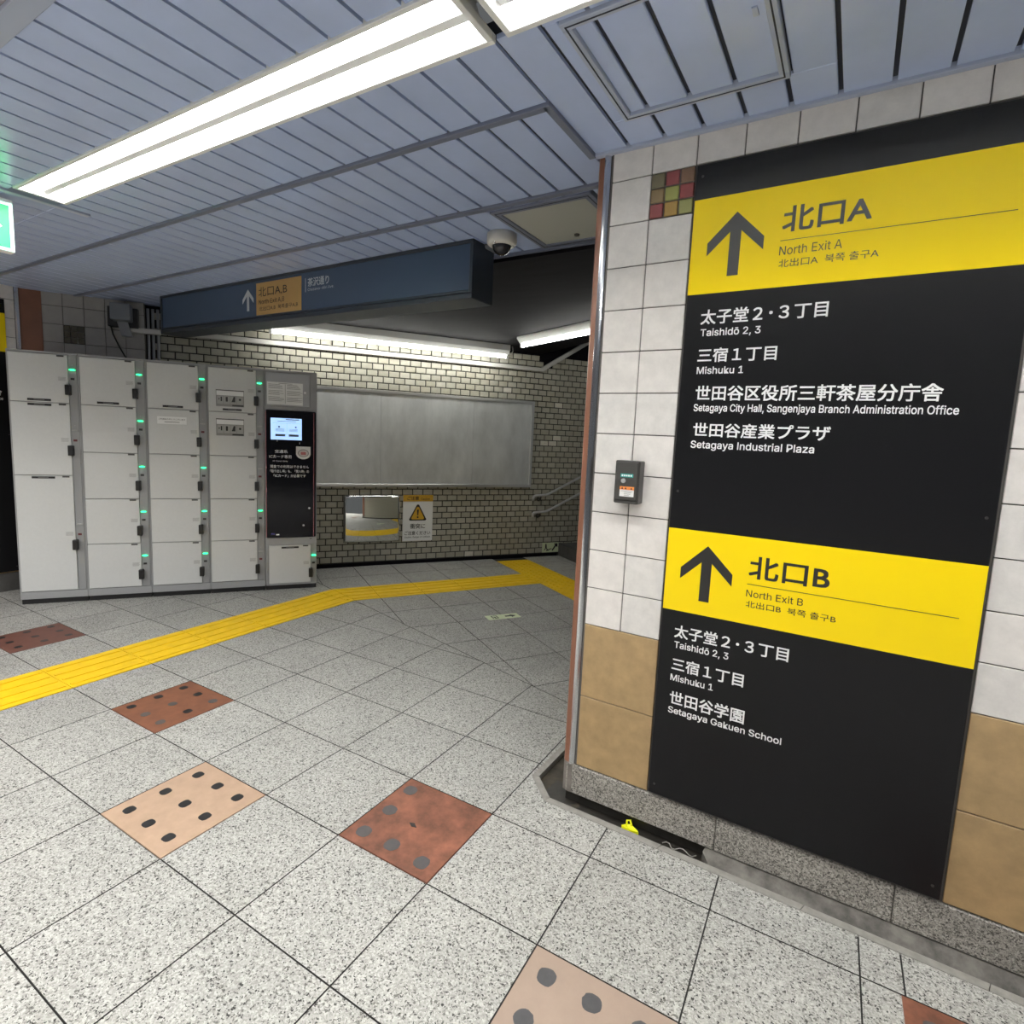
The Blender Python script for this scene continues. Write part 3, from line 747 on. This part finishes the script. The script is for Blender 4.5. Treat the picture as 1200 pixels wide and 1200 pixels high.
# access hatches
def hatch(name, label, u0, u1, n0, n1, wfr, mfr, slatted):
    t = thing(name, label, 'hatch', FR, (u0 + u1) / 2, (n0 + n1) / 2, ZC - .012)
    for a in ((u0, u1, n0, n0 + wfr), (u0, u1, n1 - wfr, n1), (u0, u0 + wfr, n0 + wfr, n1 - wfr), (u1 - wfr, u1, n0 + wfr, n1 - wfr)):
        bx('frame', mfr, t, *a, ZC - .010, ZC + .014, bev=.002)
        g = wfr * .45
    for a in ((u0 + wfr * .42, u1 - wfr * .42, n0 + wfr * .42, n0 + wfr * .42 + .004), (u0 + wfr * .42, u1 - wfr * .42, n1 - wfr * .42 - .004, n1 - wfr * .42), (u0 + wfr * .42, u0 + wfr * .42 + .004, n0 + wfr * .4, n1 - wfr * .4), (u1 - wfr * .42 - .004, u1 - wfr * .42, n0 + wfr * .4, n1 - wfr * .4)):
        bx('frame_groove', slat_gap, t, *a, ZC - .0108, ZC - .006)
    if slatted: slats('h', n0 + wfr, n1 - wfr, u0 + wfr, u1 - wfr).build('panel', slat, t)
    else: bx('panel', mat('hatch_cream', (.40, .41, .38), .5), t, u0 + wfr, u1 - wfr, n0 + wfr, n1 - wfr, ZC - .004, ZC + .01)
    return t
t = hatch('access_hatch', 'square slatted access hatch in the ceiling above the big signboard', -.718, -.250, 1.302, 1.770, .026, ctrim_l, True)
m_ = MB(); m_.box(-.305, -.293, 1.47, 1.50, ZC - .004, ZC + .002); m_.build('latch', ctrim_l, t)
t = hatch('access_hatch', 'cream ceiling hatch next to the dome camera', -1.515, -1.02, 2.19, 2.705, .04, ctrim, False)
MB().lathe([(.0, ZC - .012), (.012, ZC - .012), (.014, ZC - .004)], (-1.27, 2.60)).build('lock', darkgrey, t)

# ceiling lamps
def lamp(u0, u1, dn, label):
    t = thing('ceiling_light', label, 'ceiling lamp', FR, (u0 + u1) / 2, sum(FIXN) / 2, ZC - .008, 'recessed fluorescent lamps in a row')
    n0, n1 = FIXN[0] + dn, FIXN[1] + dn; zt = ZC + .095
    for a in ((u0, u1, n0 - .016, n0), (u0, u1, n1, n1 + .016), (u0, u0 + .018, n0, n1), (u1 - .018, u1, n0, n1)): bx('frame', fix_w, t, *a, ZC - .009, ZC + .012, bev=.0015)
    h = MB(); a, b = u0 + .018, u1 - .018; k = .03; c = (n0 + n1) / 2
    h.face([(a, n0, ZC), (b, n0, ZC), (b - k, n0 + .02, zt), (a + k, n0 + .02, zt)]); h.face([(a, n1, ZC), (a + k, n1 - .02, zt), (b - k, n1 - .02, zt), (b, n1, ZC)])
    h.face([(a, n0, ZC), (a + k, n0 + .02, zt), (a + k, n1 - .02, zt), (a, n1, ZC)]); h.face([(b, n0, ZC), (b, n1, ZC), (b - k, n1 - .02, zt), (b - k, n0 + .02, zt)])
    h.box(a, b, n0, n1, zt, zt + .01)
    h.build('reflector', fix_w, t)
    MB().prism_u([(c + .003, ZC + .014), (c + .031, ZC + .014), (c + .036, zt), (c - .014, zt)], a + .005, b - .005).build('ridge', fix_w, t)
    for x in (c - .040, c + .0515):
        MB().tube([(a + .05, x, ZC + .056), (b - .05, x, ZC + .056)], .0165, 12).build('tube', tube_m, t)
    return t
ang = R(1.05)
l1 = lamp(-3.295, -.885, 0, 'long double-tube lamp crossing the ceiling above the lockers')
l1.rotation_euler.z += ang
l2 = lamp(-.848, 1.56, .025, 'second lamp of the row, mostly out of view at the top edge')
l2.rotation_euler.z += R(.3)
# stair lamps
def batten(frame_pts, z, label, mt):
    a, b = frame_pts; d = Vector((b[0] - a[0], b[1] - a[1], 0)); fr = Frame(math.atan2(d.y, d.x), a[0], a[1]); L = d.length
    t = thing('batten_light', label, 'lamp', fr, L / 2, 0, z - .015, 'batten lamps under the dark ceiling')
    MB().prism_u([(-.022, z + .018), (.022, z + .018), (.06, z + .060), (.06, 2.4112), (-.06, 2.4112), (-.06, z + .060)], -.01, L + .01).build('housing', fix_w, t)
    MB().tube([(.02, 0, z), (L - .02, 0, z)], .0165, 12).build('tube', tube_s, t)
    for x in (0, L): bx('holder', fix_w, t, x - .012, x + .012, -.018, .018, z - .022, z + .03, bev=.003)
    return t, fr, L
a = FB.w(.115, BWV - .30); b = FB.w(2.463, BWV - .30)
t, fr, L_ = batten(((a.x, a.y), (b.x, b.y)), 2.295, 'long batten lamp along the top of the brick wall', tube_s)
MB().tube([(L_ + .01, .0, 2.32), (L_ + .05, .0, 2.325), (L_ + .07, .0, 2.36), (L_ + .06, .0, 2.4105)], .006, 8).build('cable', trunk_m, t)
batten(((.071, 5.629), (.83, 4.474)), 2.335, 'batten lamp by the stairs, partly hidden by the pier', tube_s)

# exit sign hanging at the left edge
t = thing('exit_sign', 'green lit exit sign with a white arrow hanging from the ceiling', 'sign', Frame(FR.phi + math.pi / 2), 0, 0, 0)
FE = Frame(FR.phi + math.pi / 2); UE, VE = FE.loc(FR.w(-3.44, 1.082))
t.location = FE.w(UE - .25, VE + .02, 2.195); ORG[t] = Vector((UE - .25, VE + .02, 2.195))
bx('case', fix_w, t, UE - .56, UE, VE, VE + .05, 2.192, 2.428, bev=.004)
bx('face', green_w, t, UE - .553, UE - .004, VE - .002, VE + .003, 2.197, 2.410)
fc = bx('green_panel', green_s, t, UE - .54, UE - .018, VE - .004, VE - .001, 2.209, 2.398)
ax, az = UE - .045, 2.300
MB().prism_v([(ax, az), (ax - .062, az + .058), (ax - .062, az + .026), (ax - .19, az + .026), (ax - .19, az - .026), (ax - .062, az - .026), (ax - .062, az - .058)], VE - .0055, VE - .003).build('arrow', green_w, t)
for x in (.12, .44): MB().tube([(UE - x, VE + .025, 2.425), (UE - x, VE + .025, ZC + .01)], .008, 8).build('hanger', fix_w, t)

# hanging sign
HV, HL, HR, HZ = 2.4272, -4.93, -1.794, 2.150
t = thing('hanging_sign', 'long navy sign box under the ceiling with tan exit panel', 'sign', FH, (HL + HR) / 2, HV + .1, HZ)
bx('housing', navy_d, t, HL, HR, HV + .014, HV + .195, HZ, ZC + .002, bev=.004)
bx('face', navy, t, HL + .02, HR - .02, HV + .009, HV + .02, HZ + .045, ZC - .015)
for a in ((HL, HR, HZ, HZ + .028), (HL, HR, ZC - .018, ZC + .001)): bx('frame_rail', navy_d, t, a[0], a[1], HV, HV + .02, a[2], a[3], bev=.003)
bx('lip', navy_d, t, HL + .018, HR - .02, HV + .004, HV + .02, HZ + .03, HZ + .046, bev=.003)
for a in (HL, HR - .022): bx('frame_stile', navy_d, t, a, a + .022, HV, HV + .02, HZ + .028, ZC - .018, bev=.003)
vf = HV + .009; dz = .012
pan = bx('exit_panel', tan_film, t, -3.652, -3.170, vf - .001, vf + .001, 2.200, 2.414)
tx('exit_name', black_ink, pan, '北口A,B', -3.625, -3.315, 2.318, 2.385, vf - .0016, off=.0)
tx('english_line', black_ink, pan, 'North Exit A,B', -3.622, -3.345, 2.272, 2.302, vf - .0016, cap=True, off=.002)
tx('translation_line', black_ink, pan, '北出口A,B  북쪽출구A,B', -3.620, -3.204, 2.225, 2.256, vf - .0016, off=.003)
pw = mat('pale_grey_print', (.50, .53, .57), .5)
s_ = .76
MB().prism_v(arrow(-3.749, 2.384, s_), vf - .001, vf).build('arrow', pw, t)
bx('divider', pw, t, -3.1315, -3.1275, vf - .001, vf + .001, 2.308, 2.394)
tx('street_name', pw, t, '茶沢通り', -3.108, -2.906, 2.338, 2.392, vf - .0008, off=.012)
tx('street_name_english', pw, t, 'Chazawa-dōri Ave.', -3.108, -2.860, 2.312, 2.329, vf - .0008, cap=True, off=.0)

# dome camera and round cover
t = thing('dome_camera', 'white dome camera on the ceiling beside the hanging sign', 'camera', FR, -1.615, 2.47, ZC - .10)
c = (-1.615, 2.455)
MB().lathe([(.0, ZC + .001), (.074, ZC + .001), (.076, ZC - .035), (.073, ZC - .048), (.064, ZC - .056), (.05, ZC - .058)], c).build('base', dome_w, t)
MB().lathe([(.047, ZC - .054)] + [(.047 * math.cos(x), ZC - .056 - .046 * math.sin(x)) for x in [k * math.pi / 16 for k in range(9)]], c).build('dome', dome_b, t)
for k in range(3):
    a = k * 2.094 + .5; MB().disc_v(0, 0, 0, 0.001, .001)
    MB().lathe([(.006, ZC - .054), (.004, ZC - .060), (0, ZC - .061)], (c[0] + .062 * math.cos(a), c[1] + .062 * math.sin(a)), 10).build('screw', chrome, t)
solo(MB().lathe([(0, ZC - .02), (.05, ZC - .02), (.06, ZC - .012), (.062, ZC + .001), (0, ZC + .001)], (-1.79, 2.60)), 'ceiling_cover', grey_box, FR, (-1.79, 2.60, ZC - .02), 'round grey cover on the ceiling between the dome camera and hanging sign', 'cover')

def rrect(u0, u1, z0, z1, r_, n=5):
    P = []
    for cx, cz, s_ in ((u1 - r_, z1 - r_, 0), (u0 + r_, z1 - r_, 1), (u0 + r_, z0 + r_, 2), (u1 - r_, z0 + r_, 3)):
        for k in range(n): a = (s_ + k / (n - 1)) * math.pi / 2; P.append((cx + r_ * math.cos(a), cz + r_ * math.sin(a)))
    return P
# ------------------------------------------------------------------ lockers
def lock_set(t, dr, zl, zd, zh0, zh1, on, us=None, body=lock_strip):
    V = LWV
    MB().disc_v(dr + .025, zl + .036, V - .004, V + .002, .0035, seg=10).build('status_lens', led_off, t)
    l = MB().prism_v([(dr + .025 + .020 * math.cos(a) * (1 if abs(math.cos(a)) < .99 else 1), zl + .0062 * math.sin(a)) for a in [k * math.pi / 9 for k in range(18)]], V - .012, V + .002).build('indicator_lamp', led_on if on else led_off, t)
    if on: l['label'] = 'green lit lamp'
    bx('display', blackp if on else led_red, t, dr + .012, dr + .036, V - .003, V + .002, zd - .008, zd + .008)
    h = bx('handle', blackp, t, dr - .018, dr + .015, V - .040, V + .002, zh0, zh1, bev=.004, seg=2)
def door(t, u0, u1, z0, z1, bar=None, tagb=True, name='door'):
    V = LWV
    d = bx(name, lock_door, t, u0 + .002, u1 - .002, V - .010, V + .006, z0 + .0025, z1 - .0025, bev=.002)
    if tagb: bx('number_tag', darkgrey, d, u1 - .066, u1 - .022, V - .012, V - .009, z1 - .016, z1 - .0045)
    if bar is not None:
        b = bx('size_bar', blackp, d, u0 + .104, u0 + .246, V - .012, V - .009, bar - .008, bar + .008)
        bx('bar_print', mat('grey_print', (.16, .16, .16), .5), d, u0 + .143, u0 + .207, V - .0125, V - .0115, bar - .0035, bar + .0035)
    return d
def door_text(d, u1, z):
    m_ = MB()
    for k in range(4): m_.box(u1 - .062, u1 - .014 - .004 * (k % 2), LWV - .0112, LWV - .0098, z + .010 - k * .0075, z + .0135 - k * .0075)
    m_.build('door_print', mat('faint_grey_print', (.33, .33, .33), .6), d)
def notice(d, u0, u1, z0, z1, kind):
    V = LWV
    if kind == 'paper':
        p_ = bx('notice', paper, d, u0, u1, V - .0115, V - .0095, z0, z1)
        m_ = MB(); text(m_, 'ご利用ありがとうございます', u0 + .01, u1 - .01, (z0 + z1) / 2 + .002, z1 - .014, V - .0118, off=.01); m_.box(u0 + .05, u1 - .05, V - .0119, V - .0116, z0 + .014, z0 + .018)
        m_.build('notice_text', mat('grey_ink', (.08, .08, .08), .6), p_)
        return
    p_ = bx('instruction_sticker', mat('sticker_grey', (.25, .25, .245), .6), d, u0, u1, V - .0115, V - .0095, z0, z1)
    bx('sticker_header', paper, p_, u0 + .004, u1 - .004, V - .012, V - .011, z1 - .045, z1 - .008)
    m_ = MB(); w_ = (u1 - u0 - .012) / 4
    for k in range(4):
        x = u0 + .006 + w_ * k
        m_.mi = 0; m_.box(x + .002, x + w_ - .002, V - .012, V - .011, z0 + .02, z1 - .05)
        m_.mi = 1; c0 = x + w_ / 2
        if k == 0: m_.box(c0 + .004, c0 + .014, V - .0126, V - .0116, z0 + .042, z0 + .078); m_.prism_v([(c0, z0 + .06), (c0 - .012, z0 + .068), (c0 - .012, z0 + .052)], V - .0126, V - .0116)
        if k == 1: m_.prism_v(rrect(c0 - .008, c0 + .008, z0 + .040, z0 + .078, .004), V - .0126, V - .0116)
        if k == 2: m_.prism_v([(c0 - .014, z0 + .038), (c0 + .014, z0 + .038), (c0 + .014, z0 + .082), (c0 + .002, z0 + .082)], V - .0126, V - .0116)
        if k == 3: m_.disc_v(c0, z0 + .06, V - .0126, V - .0116, .009, seg=12)
    m_.box(u0, u1, V - .0122, V - .0112, z1 - .006, z1); m_.box(u0 + .12, u1 - .004, V - .0122, V - .0112, z0 + .004, z0 + .016)
    m_.build('sticker_pictures', [mat('sticker_pale', (.36, .36, .35), .6), blackp], p_)
UB_ = [-1.808, -1.381, -.948, -.521, -.092, .333]
DZ = [.100, .4575, .817, 1.179, 1.5395, 1.8985]
def unit(k, label, name='locker_unit'):
    u0, u1 = UB_[k], UB_[k + 1]
    t = thing(name, label, 'lockers', FL, (u0 + u1) / 2, LWV + .25, 0, 'coin locker columns')
    c_ = MB(); V = LWV; c_.box(u0 + .0012, u1 - .0012, V + .004, V + .50, .041, 1.916, .002)
    if k < 4:
        dl, dr = u0 + .0095, u0 + .0095 + .3575
        for a in ((u0 + .0012, dl - .001, .041, 1.916), (dl, u1 - .0012, .041, .097), (dl, u1 - .0012, 1.9015, 1.916)): c_.box(a[0], a[1], V - .004, V + .01, a[2], a[3])
    c_.build('carcass', lock_body, t)
    bx('plinth', blackp, t, u0 + .004, u1 - .004, V + .012, V + .48, 0, .042)
    return t
on = {1: (1, 1, 1, 1, 1), 2: (1, 1, 1, 0, 1), 3: (0, 1, 0, 0, 1)}    # from the bottom door up
labs = ['leftmost locker column with three doors, the lowest one tall', 'second locker column, five equal doors, every lamp green', 'third locker column, with a small paper notice on its second door',
        'fourth locker column, two grey instruction stickers on its upper doors']
for k in range(4):
    t = unit(k, labs[k]); u0, u1 = UB_[k], UB_[k + 1]; dl, dr = u0 + .0095, u0 + .367
    bx('lock_strip', lock_strip, t, dr + .001, u1 - .009, LWV - .002, LWV + .008, .10, 1.899)
    if k == 0:
        d = door(t, dl, dr, 1.5425, 1.8995, bar=1.561); door_text(d, dr, 1.722); lock_set(t, dr, 1.794, 1.727, 1.605, 1.681, True)
        d = door(t, dl, dr, .998, 1.5425, bar=1.525); door_text(d, dr, 1.268); lock_set(t, dr, 1.343, 1.266, 1.150, 1.227, False)
        d = door(t, dl, dr, .100, .998, bar=.981); door_text(d, dr, .545); lock_set(t, dr, .619, .539, .421, .499, False)
    else:
        for r_ in range(5):
            zt = DZ[r_ + 1]
            d = door(t, dl, dr, DZ[r_], zt, bar=DZ[r_] + .022 if r_ == 4 else None)
            door_text(d, dr, zt - .175); lock_set(t, dr, zt - .105, zt - .172, zt - .294, zt - .217, on[k][r_])
            if k == 2 and r_ == 3: notice(d, -.875, -.670, 1.421, 1.480, 'paper')
            if k == 3 and r_ == 4: notice(d, -.456, -.247, 1.585, 1.720, 's')
            if k == 3 and r_ == 3: notice(d, -.458, -.249, 1.345, 1.484, 's')
# payment terminal column
t = unit(4, 'payment terminal column with a black touch panel at the right end of the lockers', 'locker_terminal'); u0, u1 = UB_[4], UB_[5]; V = LWV
d = bx('notice_door', mat('pale_blue_grey_door', (.40, .41, .44), .5), t, -.077, .269, V - .008, V + .006, 1.616, 1.893, bev=.002)
p_ = bx('paper_notice', paper, d, -.071, .214, V - .0095, V - .0075, 1.627, 1.814)
m_ = MB(); m_.box(.02, .13, V - .0102, V - .009, 1.803, 1.806)
for c_ in (0, 1):
    for k in range(15):
        if k % 5 == 4: continue
        m_.box(-.060 + .146 * c_, -.060 + .146 * c_ + random.uniform(.085, .125), V - .0102, V - .009, 1.793 - k * .0105, 1.7955 - k * .0105)
m_.build('notice_text', mat('grey_ink', (0, 0, 0)), p_)
bx('column_gap', mat('paper_gutter', (.45, .45, .45), .6), p_, .071, .076, V - .0101, V - .009, 1.635, 1.80)
MB().disc_v(.232, 1.738, V - .014, V - .007, .010).build('door_lock', steel, d)
for a in ((u0 + .002, u1 - .002, 1.580, 1.612), (u0 + .002, -.082, 1.612, 1.90), (.274, u1 - .002, 1.612, 1.90), (u0 + .002, u1 - .002, 1.896, 1.916), (u0 + .002, u1 - .002, .405, .468), (u0 + .002, -.070, .041, .405), (u0 + .002, u1 - .002, .041, .056)):
    MB().box(a[0], a[1], V - .004, V + .006, a[2], a[3]).build('frame_piece', lock_body, t)
pnl = MB().prism_v(rrect(-.084, .322, .471, 1.5785, .012), V - .012, V + .006).build('touch_panel', black_gloss, t)
pinkm = mat('rose_edge_trim', (.30, .10, .12), .3)
for a in (-.0845, .302): bx('edge_trim', pinkm, t, a, a + .0055, V - .0135, V - .010, .475, 1.57)
scr = bx('screen', mat('lit_screen', (.36, .56, .86), .3, emit=.95), pnl, -.044, .2055, V - .0135, V - .011, 1.328, 1.512)
m_ = MB(); m_.mi = 0
f0, f1 = V - .0142, V - .0134
m_.box(.075, .185, f0, f1, 1.498, 1.505); m_.box(.015, .03, f0, f1, 1.432, 1.444); m_.box(.150, .163, f0, f1, 1.432, 1.444)
m_.mi = 1; m_.box(-.008, .072, f0, f1, 1.357, 1.376); m_.box(.100, .180, f0, f1, 1.357, 1.376)
m_.mi = 2; m_.box(-.03, .195, f0, f1, 1.468, 1.4695); m_.box(.084, .0855, f0, f1, 1.38, 1.468)
for k in range(3): m_.box(-.004, .066, f0, f1, 1.418 - .009 * k, 1.421 - .009 * k); m_.box(.104, .172, f0, f1, 1.418 - .009 * k, 1.421 - .009 * k)
m_.box(.01, .16, f0, f1, 1.484, 1.488)
m_.build('screen_graphics', [mat('screen_dark', (.03, .05, .10), .4), mat('screen_button', (.07, .11, .17), .4), mat('screen_lines', (.16, .28, .50), .4)], pnl)
rd = MB().prism_v([(.159, 1.274), (.159, 1.205)] + [(.2185 - .0595 * math.cos(a), 1.212 - .048 * math.sin(a)) for a in [k * math.pi / 12 for k in range(1, 12)]] + [(.278, 1.205), (.278, 1.274)], V - .016, V - .011).build('card_reader', mat('reader_white', (.70, .70, .69), .4), pnl)
MB().disc_v(.2185, 1.217, V - .0166, V - .0155, .046, .034).build('reader_ring', mat('reader_ring_grey', (.25, .24, .24), .4), pnl)
MB().disc_v(.2185, 1.217, V - .0172, V - .016, .038, .027).build('reader_pad', mat('reader_pad_pale', (.55, .52, .50), .4), pnl)
MB().prism_v(rrect(.197, .240, 1.202, 1.228, .006), V - .0178, V - .0168).build('card_mark', mat('reader_mark_rose', (.40, .12, .12), .4), pnl)
f0 = V - .0126
m_ = MB(); text(m_, '交通系', -.012, .090, 1.213, 1.241, f0, off=.008); text(m_, 'ICカード専用', -.056, .121, 1.168, 1.197, f0, off=.008); text(m_, 'IC Card Only', -.028, .092, 1.139, 1.149, f0, cap=True, off=.004)
text(m_, '現金での利用はできません', -.050, .264, 1.084, 1.110, f0, off=.008); text(m_, '「取り出し時」も、「預入時」の', -.050, .264, 1.044, 1.070, f0, off=.008); text(m_, '「ICカード」が必要です', -.022, .238, 1.004, 1.030, f0, off=.008)
m_.build('panel_text', white_ink, pnl)
for u, z in ((.267, .731), (.220, .578)): MB().disc_v(u, z, V - .018, V - .011, .009).build('panel_lock', chrome, pnl)
m_ = MB(); m_.box(-.045, -.015, V - .0128, V - .0118, .500, .512); m_.build('panel_mark', mat('indigo_print', (.06, .05, .22), .5), pnl)
m_ = MB(); m_.box(-.005, .020, V - .0128, V - .0118, .493, .503); m_.build('panel_sticker', white_ink, pnl)
m_ = MB()
for u, z in ((.006, 1.318), (.188, 1.302)): m_.box(u - .003, u + .003, V - .0128, V - .0118, z - .008, z + .008)
m_.build('panel_symbols', mat('grey_print_light', (.35, .35, .36), .5), pnl)
bx('small_tag', blackp, t, .272, .290, V - .006, V - .003, .452, .458)
d = door(t, -.066, .2815, .056, .402, bar=.380); door_text(d, .2815, .236); lock_set(t, .2815, .302, .232, .108, .187, True)

# ------------------------------------------------------------------ box, bracket and pipes above the lockers
t = thing('wall_junction_box', 'grey box on a bracket high on the tiles above the lockers', 'box', FB, -1.03, TWV, 2.14)
bx('backplate', rubber, t, -1.145, -.925, TWV - .05, TWV + .0, 2.22, 2.385, bev=.004)
bx('case', grey_box, t, -1.105, -.962, TWV - .17, TWV - .05, 2.262, 2.400, bev=.008, seg=2)
MB().prism_v([(-1.075, 2.262), (-1.0, 2.262), (-.968, 2.145), (-1.045, 2.145)], TWV - .07, TWV - .02).build('bracket', mat('grey_enamel_pale', (.25, .26, .28), .45), t)
MB().tube([(-1.13, TWV - .03, 2.24), (-1.115, TWV - .02, 2.16), (-1.075, TWV - .012, 2.06), (-1.03, TWV - .012, 1.97), (-1.0, TWV - .012, 1.92)], .006, 8).build('cable', rubber, t)
for k, u in enumerate((-.868, -.832, -.794)):
    solo(MB().tube([(u, BWV - .02, 1.6), (u, BWV - .02, 2.415)], .0115, 12), 'conduit_pipe', pipe_m, FB, (u, BWV - .02, 1.6),
         ('grey conduit nearest the tiled wall, of three upright pipes behind the lockers', 'middle grey conduit of three upright pipes behind the lockers', 'grey conduit nearest the brick wall, of three upright pipes behind the lockers')[k], 'pipe', 'upright conduits')

# scrap lying in the gutter
b = MB(); z_ = -.0212
b.prism_z([(-.612, 1.918), (-.575, 1.905), (-.548, 1.925), (-.556, 1.936), (-.585, 1.945), (-.606, 1.935)], z_, z_ + .012)
for v in b.bm.verts: v.co.z += .006 * math.sin(v.co.x * 150) + .004
b.tube([(-.598, 1.937, z_ + .012), (-.600, 1.943, z_ + .028), (-.588, 1.945, z_ + .032), (-.580, 1.941, z_ + .014)], .004, 8)
solo(b, 'plastic_scrap', mat('lemon_plastic', (.85, .85, .02), .4), FR, (-.58, 1.925, z_), 'crumpled bright yellow scrap lying in the dark gutter', 'litter')
b = MB(); b.tube([(-.46 + .012 * k, 1.935 + .012 * math.sin(k * 1.3), -.018 + .002 * (k % 3)) for k in range(11)], .0022, 6)
solo(b, 'string_scrap', mat('dirty_string', (.22, .21, .19), .8), FR, (-.4, 1.935, -.021), 'thin greyish string lying in the wet gutter', 'litter')
